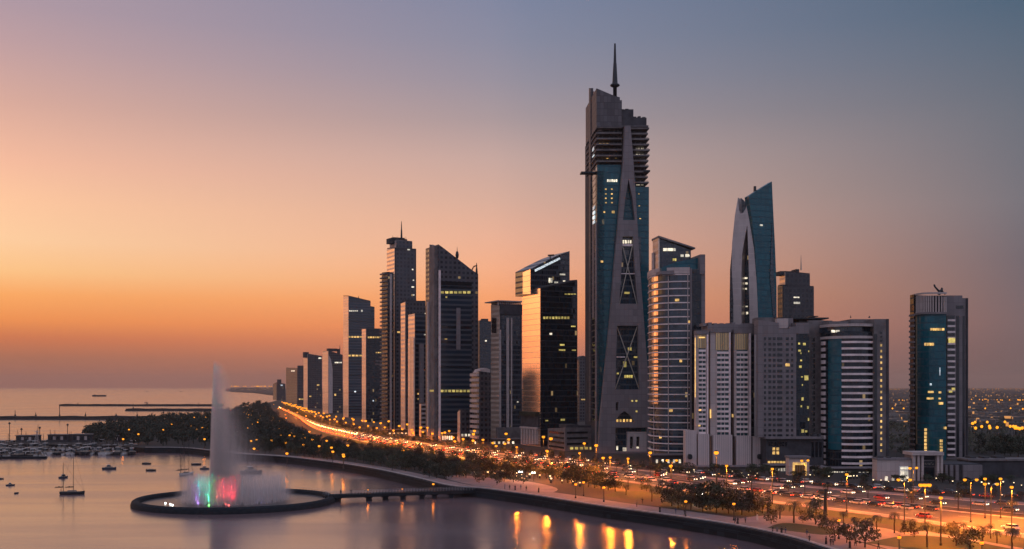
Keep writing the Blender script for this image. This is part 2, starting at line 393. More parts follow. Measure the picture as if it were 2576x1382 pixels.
flat('plaza', [(1880,1322),(2000,1346),(2120,1366),(2260,1350),(2240,1332),(2130,1318),(2010,1300),(1920,1298),(1860,1306)], ZG+.045, M['paving'])
flat('plaza', [(2140,1352),(2330,1336),(2420,1338),(2500,1352),(2640,1392),(2640,1470),(2300,1400)], ZG+.04, M['paving'])
flat('lawn', [(1520,1247),(1580,1256),(1640,1256),(1662,1246),(1630,1238),(1560,1236)], ZG+.05, M['grass'])
flat('lawn', [(1660,1276),(1760,1288),(1880,1300),(1930,1290),(1870,1270),(1760,1256),(1680,1256)], ZG+.05, M['grass'])
flat('lawn', [(1930,1328),(2000,1338),(2080,1346),(2110,1336),(2040,1322),(1970,1316)], ZG+.055, M['grass'])
flat('lawn', [(2175,1366),(2260,1378),(2400,1400),(2560,1420),(2620,1400),(2500,1372),(2380,1352),(2280,1348)], ZG+.055, M['grass'])
# the corniche road between its two edges
EA = [(712,1031),(745,1047),(772,1067),(800,1082),(850,1096),(930,1113),(1050,1134),(1200,1157),(1400,1184),(1560,1208),(1800,1243),(2000,1268),(2200,1292),(2400,1320),(2700,1362)]
EB = [(700,1024),(736,1037),(768,1052),(800,1064),(860,1079),(945,1096),(1065,1113),(1200,1132),(1400,1155),(1560,1174),(1800,1200),(2000,1217),(2200,1233),(2400,1248),(2700,1268)]
ra = catmull([G(*p) for p in EA], 6); rb = catmull([G(*p) for p in EB], 6)
def lane(t): return [a.lerp(b, t) for a, b in zip(ra, rb)]
def lane_at(t, s):
    l = lane(t); s = max(0, min(len(l)-1.001, s)); i = int(s); return l[i].lerp(l[i+1], s-i), (l[i+1]-l[i]).normalized()
sheet('road', lane(.0), lane(.40), ZG+.06, M['asphalt'])
sheet('road', lane(.52), lane(.84), ZG+.06, M['asphalt'])
def strip(name, t0, t1, z0, z1, m):
    a, b = lane(t0), lane(t1); n = len(a); mb = MB()
    vs = [(p.x, p.y, z) for z in (z0, z1) for p in a]+[(p.x, p.y, z) for z in (z0, z1) for p in b]
    fs = []
    for i in range(n-1):
        fs += [(n+i+1, n+i, 3*n+i, 3*n+i+1), (i+1, i, n+i, n+i+1), (3*n+i+1, 3*n+i, 2*n+i, 2*n+i+1)]
    mb.idx(vs, fs); return struct(mb.build(name, m))
strip('median', .405, .515, ZG, ZG+.2, M['soil'])
strip('kerb', .398, .405, ZG, ZG+.22, M['kerb']); strip('kerb', .515, .522, ZG, ZG+.22, M['kerb'])
strip('pavement', .845, .93, ZG, ZG+.16, M['paving']); strip('kerb', .838, .845, ZG, ZG+.18, M['kerb'])
strip('pavement', -.09, -.012, ZG, ZG+.16, M['paving']); strip('kerb', -.012, .0, ZG, ZG+.18, M['kerb'])
sheet('verge', lane(-.3), lane(-.092), ZG+.07, M['grass'])
for t in (.012, .388, .533, .828): sheet('road_marking', lane(t-.0025), lane(t+.0025), ZG+.066, M['line'])
mb = MB()
for t in (.135, .262, .63, .73):
    s = 0.0
    while s < len(ra)-2:
        p, d = lane_at(t, s); n = Vector((-d.y, d.x, 0)); z = Vector((0, 0, .066)); 
        mb.face([p-n*.12+z, p+d*4-n*.12+z, p+d*4+n*.12+z, p+n*.12+z]); s += 11/max(1, (lane_at(t, s+.5)[0]-lane_at(t, s-.5)[0]).length)
struct(mb.build('road_marking', M['line']))
# the service yard ground before the towers
# breakwaters far out
def breakwater(label, pts, w, h, posts, name='breakwater'):
    c = [G(*p, 0) for p in pts]; r = thing(name, label, 'breakwater', c[0]); mb = MB()
    q = []
    for a, b in zip(c[:-1], c[1:]):
        k = max(2, int((b-a).length/12)); q += [a.lerp(b, i/k) for i in range(k)]
    q.append(c[-1]); hh = [h*random.uniform(.85, 1.1) for _ in q]
    mb.ribbon(q, -w/2, w/2, -2, hh); mb.ribbon(q, -w/2-3, w/2+3, -2, [x*.45 for x in hh]); mb.build('rock_mole', M['rock'], r)
    for px, py, ht in posts:
        b = G(px, py, 0); m_ = MB(); m_.tube(b, b+Vector((0, 0, h+ht)), .5, .35, 6); m_.lathe(b, [(1.1, h), (1.1, h+1.2), (.5, h+1.6)], 8); m_.build('beacon', M['metal_dark'], r)
    return r
breakwater('nearest long breakwater running in from the left behind the marina', [(-160,1055),(180,1055.5),(372,1056)], 16, 4.2, [(38,1055,7),(90,1055,4),(150,1055,14),(215,1055,4),(292,1055,3),(345,1055,5)])
breakwater('farthest low breakwater ending in a small light, seaward of two', [(156,1021.5),(340,1022),(560,1022)], 16, 4, [(196,1021.5,4),(370,1022,4),(500,1022,4)])
breakwater('short breakwater between the farthest mole and the wooded headland', [(320,1034),(430,1034),(560,1034.5)], 14, 4, [(335,1034,8)])
# ------------------------------------------------------------------ towers
def rects(root, F, name, m, spec, o=.12, depth=.35):  # spec: (x0, x1, y0, y1) in picture units, each an object of its own
    out = []
    for x0, x1, y0, y1 in spec:
        mb = MB(); fbox(mb, F, x0, x1, y0, y1, o-depth, o); out.append(mb.build(name, m, root))
    return out
def row(x0, x1, y0, y1, n, gap=.25):
    w = (x1-x0)/n; return [(x0+w*i, x0+w*(i+1-gap), y0, y1) for i in range(n)]
def dist(by): return (HC-ZG)*FP/(by-HY)
def solid(FL, FR, tops, z0=ZG, depth=None):
    C = FR.C; Rr = FR.P(FR.w, 0); Ll = FL.P(FL.w, 0)
    B = Vector((Rr.x+Ll.x-C.x, Rr.y+Ll.y-C.y))
    zl, zc, zr = tops
    return [(C.x, C.y), (Rr.x, Rr.y), (B.x, B.y), (Ll.x, Ll.y)], [zc, zr, zl+zr-zc, zl]
def tower(name, label, x, D, a, tops, core='concrete_dark', front='glass_dark', side='warm_side', by=None, y0=None, edge=0.0, cat='skyscraper', root=None, sedge=0.0, group=None):
    pxl, pxc, pxr = x; FL, FR = frame(pxl, pxc, pxr, D, R(a))
    if root is None: root = thing(name, label, cat, (FR.C.x, FR.C.y, ZG), group)
    zs = (FL.z(pxl, tops[0]), FR.z(pxc, tops[1]), FR.z(pxr, tops[2]))
    zb = ZG if y0 is None else FR.z(pxc, y0)
    poly, zt = solid(FL, FR, zs); mb = MB(); mb.prism(poly, zb, zt); mb.build('core', M[core], root)
    for F, m, zA, zB, e, nm in ((FR, front, zs[1], zs[2], edge, 'front_facade'), (FL, side, zs[1], zs[0], sedge, 'side_facade')):
        if m:
            w = F.w; k = lambda u: zA+(zB-zA)*u/w
            mb = MB(); mb.panel(F, [(e, zb), (w-e, zb), (w-e, k(w-e)-.8-e), (e, k(e)-.8-e)], 0, .3); mb.build(nm, M[m], root)
    return root, FL, FR
def mast(root, px, pyb, pyt, D, r, name='mast', m='metal_dark'):
    mb = MB(); a, b = A(px, pyb, D), A(px, pyt, D); mb.tube(a, a.lerp(b, .5), r, r*.7, 6); mb.tube(a.lerp(b, .5), b, r*.6, r*.25, 6); return mb.build(name, M[m], root)
def plant(root, F, specs, o0=-8, o1=-2, m='concrete_dark', name='roof_plant'):
    for x0, x1, y0, y1 in specs:
        mb = MB(); fbox(mb, F, x0, x1, y0, y1, o0, o1); mb.build(name, M[m], root)

# far end of the corniche, left to right
r, FL, FR = tower('office_tower', 'smallest farthest tower standing apart at the left end of the skyline', (687, 696, 718), 2900, 20, (966, 962, 966), 'dim_clad', 'dim_clad', 'dim_clad')
plant(r, FR, [(698, 708, 955, 966)]); rects(r, FR, 'lit_window', M['lit_cool'], [(706, 711, 968, 971)], .6)
r, FL, FR = tower('office_tower', 'plain far tower in two flat-topped halves, second from the left end', (720, 748, 766), 2280, 22, (925, 926, 928), 'dim_clad', 'dim_clad', 'dim_clad')
plant(r, FR, [(750, 764, 920, 930)]); rects(r, FL, 'lit_window', M['lit_white'], row(733, 743, 932, 935, 2), .6); rects(r, FR, 'lit_window', M['lit_warm'], row(752, 764, 1003, 1006, 3), .6)
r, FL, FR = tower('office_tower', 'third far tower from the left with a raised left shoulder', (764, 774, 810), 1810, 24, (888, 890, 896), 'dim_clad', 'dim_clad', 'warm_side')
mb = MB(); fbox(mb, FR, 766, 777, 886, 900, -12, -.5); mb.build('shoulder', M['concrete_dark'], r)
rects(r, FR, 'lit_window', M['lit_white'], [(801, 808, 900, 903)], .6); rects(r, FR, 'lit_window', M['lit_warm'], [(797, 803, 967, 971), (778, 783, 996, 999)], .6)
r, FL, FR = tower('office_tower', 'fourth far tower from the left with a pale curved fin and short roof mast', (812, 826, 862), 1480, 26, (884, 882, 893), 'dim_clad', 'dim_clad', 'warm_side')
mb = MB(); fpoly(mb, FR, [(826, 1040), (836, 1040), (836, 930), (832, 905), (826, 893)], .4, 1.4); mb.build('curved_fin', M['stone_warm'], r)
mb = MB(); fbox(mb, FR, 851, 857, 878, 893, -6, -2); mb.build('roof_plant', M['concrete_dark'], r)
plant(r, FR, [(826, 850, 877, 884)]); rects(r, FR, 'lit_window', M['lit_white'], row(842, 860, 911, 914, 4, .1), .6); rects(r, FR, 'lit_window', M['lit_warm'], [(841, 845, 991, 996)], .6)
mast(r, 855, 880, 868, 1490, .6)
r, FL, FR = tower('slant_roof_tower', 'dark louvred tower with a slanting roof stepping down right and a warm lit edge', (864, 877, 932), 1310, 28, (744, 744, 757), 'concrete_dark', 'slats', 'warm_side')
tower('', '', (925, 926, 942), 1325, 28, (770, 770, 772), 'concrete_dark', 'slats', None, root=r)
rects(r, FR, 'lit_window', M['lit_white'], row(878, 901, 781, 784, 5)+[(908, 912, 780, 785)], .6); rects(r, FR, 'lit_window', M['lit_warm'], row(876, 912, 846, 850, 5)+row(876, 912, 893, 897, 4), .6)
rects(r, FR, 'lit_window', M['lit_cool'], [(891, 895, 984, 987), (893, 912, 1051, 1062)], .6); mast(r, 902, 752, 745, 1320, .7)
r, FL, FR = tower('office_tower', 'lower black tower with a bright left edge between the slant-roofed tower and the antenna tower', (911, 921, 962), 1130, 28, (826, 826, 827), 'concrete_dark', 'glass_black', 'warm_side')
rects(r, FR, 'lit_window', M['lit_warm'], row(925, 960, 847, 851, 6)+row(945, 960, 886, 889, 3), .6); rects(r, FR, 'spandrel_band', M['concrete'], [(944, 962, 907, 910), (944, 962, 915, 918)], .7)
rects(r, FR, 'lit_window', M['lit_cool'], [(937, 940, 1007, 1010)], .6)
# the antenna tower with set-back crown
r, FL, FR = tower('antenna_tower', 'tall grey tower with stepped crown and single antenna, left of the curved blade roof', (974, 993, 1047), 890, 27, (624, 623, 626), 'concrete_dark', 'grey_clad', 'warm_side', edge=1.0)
D = 900
tower('', '', (981, 997, 1037), 893, 27, (606, 603, 607), 'concrete', 'grey_clad', 'stone_warm', y0=640, root=r)
for i, (x0, x1, y0) in enumerate(((985, 1030, 599), (994, 1024, 596))):
    mb = MB(); fbox(mb, FR, x0, x1, y0, 612, -12-i, -5); mb.build('roof_plant', M['concrete_dark'], r)
mast(r, 1010, 600, 557, 905, .9, 'antenna')
for k in range(4): mast(r, 988+11*k, 604, 592+3*(k % 2), 900, .25, 'roof_railing')
# lower wing with rows of balconies on its left edge
tower('', '', (961, 976, 990), 884, 30, (686, 684, 686), 'concrete_dark', 'dim_clad', 'dim_clad', root=r)
FLw, FRw = frame(961, 976, 990, 884, R(30))
for k in range(40):
    y = 688+k*10; mb = MB(); fbox(mb, FLw, 961, 975, y, y+3.4, 0, 2.0); mb.build('balcony', M['concrete'], r)
mb = MB(); fbox(mb, FRw, 980, 984, 690, 1085, .3, 1.2); mb.build('edge_fin', M['stone_warm'], r)
rects(r, FR, 'lit_window', M['lit_white'], [(1024, 1031, 627, 630), (1036, 1039, 677, 680), (1038, 1041, 704, 707), (1035, 1041, 721, 724), (1038, 1042, 741, 744)], .6)
rects(r, FR, 'lit_window', M['lit_warm'], [(999, 1006, 834, 838), (1016, 1020, 872, 876)], .6)
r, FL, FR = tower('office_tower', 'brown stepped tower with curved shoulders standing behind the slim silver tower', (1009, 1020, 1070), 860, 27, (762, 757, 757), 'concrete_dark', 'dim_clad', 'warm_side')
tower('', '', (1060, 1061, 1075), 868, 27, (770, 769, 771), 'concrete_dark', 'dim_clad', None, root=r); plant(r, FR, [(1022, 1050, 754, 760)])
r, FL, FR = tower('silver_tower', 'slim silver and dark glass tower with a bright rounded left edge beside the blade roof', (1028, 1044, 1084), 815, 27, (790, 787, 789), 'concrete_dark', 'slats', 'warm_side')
path = [A(1027+17*t, 900, 815+26*(1-t)**1.6)-Vector((0, 3+2.5*math.sin(t*3.1), 0)) for t in [i/8 for i in range(9)]]
mb = MB(); mb.prism([(p.x, p.y) for p in path]+[(path[-1].x, path[-1].y+12), (path[0].x+2, path[0].y+12)], ZG, HC-(850-HY)*815/FP); mb.build('rounded_bay', M['warm_side'], r, False)
mb = MB(); fbox(mb, FR, 1053, 1063, 865, 1095, .3, 2.5); mb.build('edge_fin', M['stone'], r); rects(r, FR, 'lit_window', M['lit_white'], [(1068, 1077, 788, 790.5), (1066, 1071, 841, 844)], .5)
rects(r, FR, 'lit_window', M['lit_warm'], [(1050, 1054, 989, 993), (1050, 1053, 1002, 1006)], .5)
# the blade-roofed tower
D = 745; FL, FR = frame(1089, 1103, 1203, D, R(24))
r = thing('blade_roof_tower', 'dark tower with a concave blade roof sweeping down to the right and two antennas', 'skyscraper', (FR.C.x, FR.C.y, ZG))
mb = MB(); fpoly(mb, FR, [(1103, 1112), (1203, 1112), (1203, 690), (1188, 680), (1165, 662), (1140, 643), (1118, 626), (1103, 615)], -26, 0); mb.build('core', M['grey_clad'], r)
mb = MB(); fbox(mb, FR, 1106, 1186, 718, 1112, 0, .5); mb.build('glass_inset', M['slats'], r)
mb = MB(); fbox(mb, FR, 1106, 1186, 709, 719, 0, .55); mb.build('dark_frieze', M['dark_glass'], r)
mb = MB(); fbox(mb, FR, 1147, 1157, 775, 880, .5, 1.0); mb.build('blank_panel', M['stone'], r)
mb = MB(); fpoly(mb, FL, [(1089, 1112), (1101, 1112), (1101, 620), (1089, 616)], 0, 2.5); mb.build('side_fin', M['concrete'], r)
mb = MB(); fbox(mb, FR, 1103, 1107, 680, 1112, 0, 1.4); mb.build('edge_fin', M['stone_pale'], r)
mb = MB(); fbox(mb, FL, 1086, 1089, 760, 1112, .2, 3.6); mb.build('edge_fin', M['stone_warm'], r)
rects(r, FR, 'lit_window', M['lit_yellow'], row(1108, 1186, 733, 739, 7, .3)+[(1120, 1124, 746, 750)]+row(1108, 1184, 981, 987, 8, .3), .75)
rects(r, FR, 'lit_window', M['lit_warm'], [(1110, 1116, 1097, 1104), (1118, 1124, 852, 855)], .75); rects(r, FL, 'lit_window', M['lit_yellow'], [(1090, 1100, 981, 986)], 2.7)
rects(r, FR, 'lit_window', M['lit_cool'], row(1116, 1132, 1096, 1106, 3), .8)
mast(r, 1150, 655, 622, D+12, .5, 'antenna'); mast(r, 1199, 690, 662, D+25, .9, 'antenna')
mb = MB(); mb.ball(A(1150, 642, D+12), 1.2, 6, 0, 2.5); mb.build('antenna_drum', M['metal_dark'], r)
mb = MB(); p = A(1186, 682, D+20); mb.tube(p, p+Vector((1.5, 0, 3)), .5, .4, 6); mb.tube(p+Vector((1.5, 0, 3)), p+Vector((4, 0, 4)), .5, .3, 6); mb.build('roof_davit', M['metal_dark'], r)
# the smaller blocks between
r, FL, FR = tower('striped_block', 'low striped block at the foot of the blade-roofed tower', (1056, 1060, 1083), 800, 20, (1014, 1014, 1014), 'concrete_dark', 'dim_clad', 'warm_side', cat='building')
rects(r, FR, 'balcony', M['stone_warm'], [(1060, 1083, 1016+k*11, 1021+k*11) for k in range(7)], 1.4, 1.4)
r, FL, FR = tower('office_tower', 'distant bluish block seen between the blade roof and the pergola-topped tower', (1200, 1207, 1236), 1100, 22, (808, 806, 809), 'dim_clad', 'glass_dark', 'dim_clad'); plant(r, FR, [(1216, 1230, 802, 812)])
rects(r, FR, 'lit_window', M['lit_white'], [(1220, 1224, 856, 860)], .6)
r, FL, FR = tower('balcony_block', 'brown apartment block with stacked pale balconies and a rounded top', (1186, 1205, 1234), 700, 24, (940, 934, 938), 'dim_clad', 'dim_clad', None, cat='building')
mb = MB(); fpoly(mb, FR, [(1204, 938), (1234, 938), (1234, 930), (1224, 926), (1210, 929)], -10, -.5); mb.build('rounded_top', M['stone_warm'], r)
for k in range(13): 
    mb = MB(); fbox(mb, FL, 1187, 1205, 940+k*13, 947+k*13, 0, 1.5); mb.build('balcony', M['stone_warm'], r)
r, FL, FR = tower('brown_block', 'low brown block with a rounded corner at the foot of the balcony apartments', (1152, 1158, 1190), 715, 20, (1034, 1030, 1032), 'dim_clad', 'dim_clad', 'warm_side', cat='building')
rects(r, FR, 'lit_window', M['lit_white'], row(1160, 1186, 1092, 1098, 3, .4), .6)
# pergola-topped tower
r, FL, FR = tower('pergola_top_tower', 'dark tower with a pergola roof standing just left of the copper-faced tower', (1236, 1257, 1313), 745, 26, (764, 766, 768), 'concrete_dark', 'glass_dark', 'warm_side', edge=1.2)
mb = MB(); fbox(mb, FR, 1257, 1313, 766, 792, .3, .9); mb.build('parapet_panel', M['concrete_dark'], r)
mb = MB(); fbox(mb, FR, 1250, 1315, 757, 759.5, -20, 1.5); mb.build('pergola_deck', M['stone_warm'], r)
for k in range(12):
    mb = MB(); fbox(mb, FR, 1253+k*5, 1255+k*5, 759, 768, -1, .2); mb.build('pergola_post', M['stone_warm'], r)
mb = MB(); fpoly(mb, FL, [(1239, 838), (1250, 838), (1250, 800), (1239, 800)], .3, .6); mb.build('dark_recess', M['dark_glass'], r)
for x0, x1, y0 in ((1255, 1259, 830), (1273, 1279, 800), (1284, 1287, 800)):
    mb = MB(); fbox(mb, FR, x0, x1, y0, 1075, .3, 1.1); mb.build('vertical_fin', M['stone_warm'], r)
mb = MB(); fbox(mb, FR, 1247, 1313, 1075, 1120, .3, 3); mb.build('podium_wall', M['concrete'], r)
rects(r, FR, 'lit_window', M['lit_white'], [(1300, 1304, 1010, 1013)], .6)
# copper-faced tower with raked crown
D = 672; FL, FR = frame(1315, 1360, 1452, D, R(26))
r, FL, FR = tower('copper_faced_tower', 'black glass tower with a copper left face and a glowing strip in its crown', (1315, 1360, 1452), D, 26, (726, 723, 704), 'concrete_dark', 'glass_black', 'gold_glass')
F2L, F2R = frame(1316, 1336, 1433, D+6, R(26))
mb = MB(); fpoly(mb, F2R, [(1336, 740), (1433, 740), (1433, 632), (1405, 642), (1370, 659), (1336, 677)], -22, 0); mb.build('raked_crown', M['glass_dark'], r)
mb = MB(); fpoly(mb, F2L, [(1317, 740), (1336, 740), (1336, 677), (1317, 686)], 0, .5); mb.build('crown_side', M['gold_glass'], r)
mb = MB(); fpoly(mb, F2R, [(1344, 679), (1407, 648), (1408, 653), (1346, 684)], .1, .7); mb.build('light_strip', M['lit_cool'], r)
rects(r, F2R, 'lit_window', M['lit_white'], [(1394, 1403, 709, 713), (1408, 1421, 689, 693), (1416, 1421, 706, 710)]+row(1380, 1390, 700, 712, 2), .5)
mb = MB(); a, b = A(1378, 643, D+10), A(1394, 642, D+10); mb.tube(a, b, .5, .5, 6); mb.tube(A(1384, 643, D+10), A(1384, 656, D+10), .35, .35, 6); mb.build('roof_arm', M['metal_dark'], r)
rects(r, FR, 'lit_window', M['lit_yellow'], row(1366, 1434, 797, 803, 9, .35)+row(1420, 1450, 739, 742, 4)+[(1436, 1447, 820, 823), (1408, 1419, 866, 870), (1405, 1421, 879, 883), (1438, 1448, 880, 883), (1410, 1420, 1054, 1059), (1371, 1378, 1057, 1060)], .5)
rects(r, FR, 'lit_window', M['lit_white'], [(1382, 1388, 838, 843)], .5)
mb = MB(); fbox(mb, FL, 1316, 1358, 1036, 1046, .3, 3); mb.build('planted_terrace', M['leaf_b'], r)
mb = MB(); fbox(mb, FL, 1315, 1359, 1046, 1078, .3, 1.5); mb.build('podium_wall', M['concrete_dark'], r)
for k in range(6):
    mb = MB(); fbox(mb, FL, 1317+k*7, 1320+k*7, 1078, 1118, .3, 2); mb.build('podium_pier', M['stone_warm'], r)
mb = MB(); fbox(mb, FL, 1315, 1359, 1074, 1079, .3, 2.2); mb.build('podium_lintel', M['stone_warm'], r)
r, FL, FR = tower('office_tower', 'small grey distant tower with a pointed cap between the copper face and the tallest tower', (1453, 1457, 1484), 1150, 15, (906, 904, 906), 'dim_clad', 'dim_clad', None)
mb = MB(); fpoly(mb, FR, [(1456, 906), (1484, 906), (1478, 899), (1468, 895), (1460, 899)], -14, -1); mb.build('pointed_cap', M['concrete_dark'], r)
rects(r, FR, 'lit_window', M['lit_warm'], [(1462, 1474, 1004, 1007)], .6)
# low car-park block in front
r, FL, FR = tower('car_park_block', 'low pale office block with louvred left end in front of the copper-faced tower', (1378, 1422, 1512), 625, 20, (1078, 1076, 1076), 'concrete', None, None, cat='building')
rects(r, FL, 'louvre_opening', M['dark_glass'], [(1382, 1419, 1086+k*12, 1091+k*12) for k in range(5)], .25)
rects(r, FR, 'window_band', M['dark_glass'], [(1426, 1478, 1086+k*14, 1091+k*14) for k in range(3)], .25)
rects(r, FR, 'lit_window', M['lit_yellow'], row(1434, 1508, 1125, 1131, 6, .4), .3); plant(r, FR, [(1430, 1460, 1069, 1077), (1466, 1500, 1071, 1077)], -14, -3)
# ------------------------------------------------------------------ the tallest tower
D = 607; FL, FR = frame(1484, 1502, 1633, D, R(4))
r = thing('tallest_tower', 'tallest tower of the skyline with a stone A-frame front, teal glass and a needle spire', 'skyscraper', (FR.C.x, FR.C.y, ZG))
def add(F, nm, m, pts, o0, o1, holes=()):
    mb = MB(); fpoly(mb, F, pts, o0, o1, 0, holes); return mb.build(nm, M[m], r)
def rc(x0, x1, y0, y1): return [(x0, y1), (x1, y1), (x1, y0), (x0, y0)]
add(FR, 'core', 'concrete_dark', rc(1503, 1624, 320, 1140), -50, -5)
add(FR, 'glass_facade', 'glass_teal', [(1502, 1140), (1562, 1140), (1562, 415), (1502, 415)], -6, 0)
add(FR, 'glass_facade', 'glass_teal', [(1588, 1140), (1633, 1140), (1633, 470), (1588, 470)], -30, -.5)
add(FL, 'side_wall', 'stone_dark', rc(1484, 1488, 222, 1060), -1, .6); add(FL, 'side_wall', 'stone', rc(1499.5, 1502, 560, 1140), -1, .6)
add(FL, 'side_wall', 'stone', rc(1491, 1495, 560, 800), -.5, .3); add(FL, 'side_glass', 'glass_black', rc(1488, 1502, 430, 1060), -4, 0)
add(FL, 'side_frame', 'stone_warm', rc(1488, 1500, 230, 330), -3, -1, [rc(1490, 1497, 255, 268), rc(1490, 1497, 275, 297)])
add(FR, 'raked_crown_wall', 'stone_dark', [(1502, 322), (1566, 322), (1566, 250), (1561, 250), (1561, 243), (1540, 236), (1502, 220)], -46, -2)
add(FR, 'crown_block', 'concrete_dark', rc(1560, 1596, 272, 330), -44, -3); add(FR, 'crown_block', 'concrete_dark', rc(1590, 1630, 292, 340), -44, -4)
for x0, x1, y0 in ((1566, 1574, 268), (1578, 1586, 267), (1588, 1595, 270), (1598, 1606, 287), (1610, 1617, 286), (1621, 1629, 288)): add(FR, 'roof_plant', 'concrete_dark', rc(x0, x1, y0, y0+24), -20, -6)
for k in range(7):
    y = 320+k*14.2; e = random.uniform(-.5, 2.5); add(FR, 'floor_slab', 'concrete', rc(1500.5-e*.5, 1564, y, y+3.6), -42, 1.2); add(FR, 'edge_rail', 'metal_dark', rc(1502, 1563, y-2.2, y-1.5), .6, 1.0)
for k in range(11):
    y = 322+k*13.6; e = random.uniform(0, 5); add(FR, 'floor_slab', 'concrete', rc(1585, 1629+e, y, y+4), -40, 1); add(FR, 'edge_rail', 'metal_dark', rc(1588, 1628+e*.7, y-2.2, y-1.5), .4, .8)
add(FR, 'crown_band', 'stone_dark', rc(1501, 1630, 317, 321), -42, 1.4)
add(FR, 'hoist_platform', 'metal_dark', rc(1464, 1502, 429, 432.5), -9, -3); add(FR, 'hoist_platform', 'metal_dark', rc(1618, 1634, 430, 433.5), -9, 2)
# open floors with lights, and glowing panes for the sky gaps
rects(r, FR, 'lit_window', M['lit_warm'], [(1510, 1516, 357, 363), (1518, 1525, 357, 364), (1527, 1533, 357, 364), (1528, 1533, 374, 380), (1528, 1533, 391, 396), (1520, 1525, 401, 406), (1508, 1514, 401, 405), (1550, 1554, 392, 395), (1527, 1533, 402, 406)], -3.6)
rects(r, FR, 'lit_window', M['lit_white'], row(1602, 1626, 369, 375, 4)+row(1602, 1626, 384, 389, 3)+row(1602, 1626, 402, 406, 4)+row(1602, 1620, 416, 421, 3)+[(1604, 1612, 457, 463), (1616, 1622, 457, 463), (1604, 1612, 468, 472)], -3.6)  # panes glow in place of sky showing through gaps between the slabs
rects(r, FR, 'column', M['concrete'], [(x, x+1.6, 322, 416) for x in (1506, 1517, 1535, 1546, 1556)]+[(x, x+1.6, 340, 470) for x in (1600, 1613, 1622)], -2.5, 1.2)
rects(r, FR, 'lit_window', M['lit_white'], row(1527, 1554, 452, 458, 5, .3), .4)  # glowing blocks stand in for illegible lit lettering, not windows
rects(r, FR, 'lit_window', M['lit_warm'], [(x, x+4, y, y+3) for y in (475, 487, 498, 509) for x in (1522, 1537)]+[(1518, 1522, 532, 536), (1539, 1546, 531, 537), (1511, 1517, 656, 661)], .4)
rects(r, FL, 'lit_window', M['lit_cool'], [(1493, 1497, 520+k*12, 527+k*12) for k in range(4)]+[(1492, 1496, 372, 379), (1492, 1496, 388, 394)], .5)
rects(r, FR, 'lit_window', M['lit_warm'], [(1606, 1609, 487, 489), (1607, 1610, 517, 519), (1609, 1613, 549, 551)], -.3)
# A-frame
L_ = [(1504, 1142), (1508, 1060), (1518, 960), (1534, 800), (1545, 660), (1556, 540), (1567, 400), (1571, 318)]
R_ = [(1585, 318), (1592, 400), (1601, 540), (1608, 660), (1618, 800), (1626, 900), (1630, 960), (1632, 1060), (1633, 1142)]
holes = [[(1566, 555), (1596, 555), (1590, 500), (1580, 452), (1572, 500)],
         [(1557, 765), (1603, 765), (1596, 680), (1591, 596), (1565, 596), (1562, 680)],
         [(1547, 980), (1608, 980), (1605, 900), (1604, 820), (1551, 820), (1549, 900)],
         [(1548, 1033), (1553, 1033), (1555, 1012), (1548, 1012)],
         [(1549, 1062), (1549, 1055), (1558, 1043), (1570, 1034), (1583, 1044), (1595, 1062)],
         [(1547, 1136), (1626, 1136), (1626, 1076), (1547, 1076)]]
FA = Face(FR.P(0, 0, 3), FR.d, FR.n)
add(FA, 'stone_frame', 'stone', L_+[(1547, 1142), (1547, 1136.01)][:0]+R_[::-1][:0]+[(1633, 1142), (1632, 1060), (1630, 960), (1626, 900), (1618, 800), (1608, 660), (1601, 540), (1592, 400), (1585, 318)][::-1], -2.9, 1.5, holes)
add(FR, 'recess_glass', 'glass_blue', rc(1545, 1612, 596, 1140), -1.2, .6)
add(FR, 'recess_glass', 'glass_teal', rc(1564, 1598, 450, 557), -1.2, .4)
def brace(x0, y0, x1, y1, w=.5, q=.6):
    a = FA.P(*FA.uz((x0, y0)), .2); b = FA.P(*FA.uz((x1, y1)), .2); mb = MB(); mb.tube(a, b, w*q, w*q, 6); mb.build('cross_brace', M['steel_pale'], r)
brace(1566, 618, 1602, 765, .45); brace(1591, 618, 1558, 765, .45); brace(1552, 822, 1607, 978, .45); brace(1603, 822, 1548, 978, .45)
rects(r, FA, 'transom', M['stone_pale'], [(1565, 1592, 614, 620), (1562, 1598, 688, 690), (1551, 1572, 897, 900)], .3, .8)
rects(r, FR, 'lit_window', M['lit_white'], row(1566, 1590, 605, 613, 4, .35), .9)
rects(r, FR, 'lit_window', M['lit_yellow'], [(1570, 1583, 735, 740), (1579, 1588, 875, 882), (1594, 1604, 897, 901), (1605, 1607, 932, 939), (1567, 1575, 910, 924), (1551, 1556, 938, 942)]+row(1570, 1592, 944, 951, 4, .2), .9)
rects(r, FA, 'lit_window', M['lit_yellow'], [(1587, 1591, 1007, 1011), (1597, 1602, 1007, 1011), (1598, 1602, 1033, 1037)], 1.7); rects(r, FR, 'lit_window', M['lit_warm'], row(1550, 1592, 1055, 1062, 5, .45), .9)
rects(r, FR, 'lit_window', M['lit_white'], [(1550, 1554, 1122, 1132), (1566, 1576, 1126, 1138), (1590, 1606, 1124, 1136)], 1.0)
add(FR, 'entrance_hall', 'stone_warm', rc(1575, 1628, 1086, 1142), .8, 3.6, [rc(1582, 1590, 1098, 1128), rc(1598, 1606, 1098, 1128)])
# spire
mb = MB(); Y = D+26; ax = A(1547, 215, Y)
def zz(py): return HC-(py-HY)*Y/FP-ax.z
mb.lathe(ax, [(1.1, zz(250)), (1.1, zz(220)), (2.0, zz(219)), (2.9, zz(216)), (2.6, zz(213)), (1.6, zz(211)), (1.5, zz(205)), (.95, zz(160)), (.85, zz(159)), (.5, zz(112)), (.45, zz(110))], 12); mb.build('spire', M['metal_dark'], r, True)
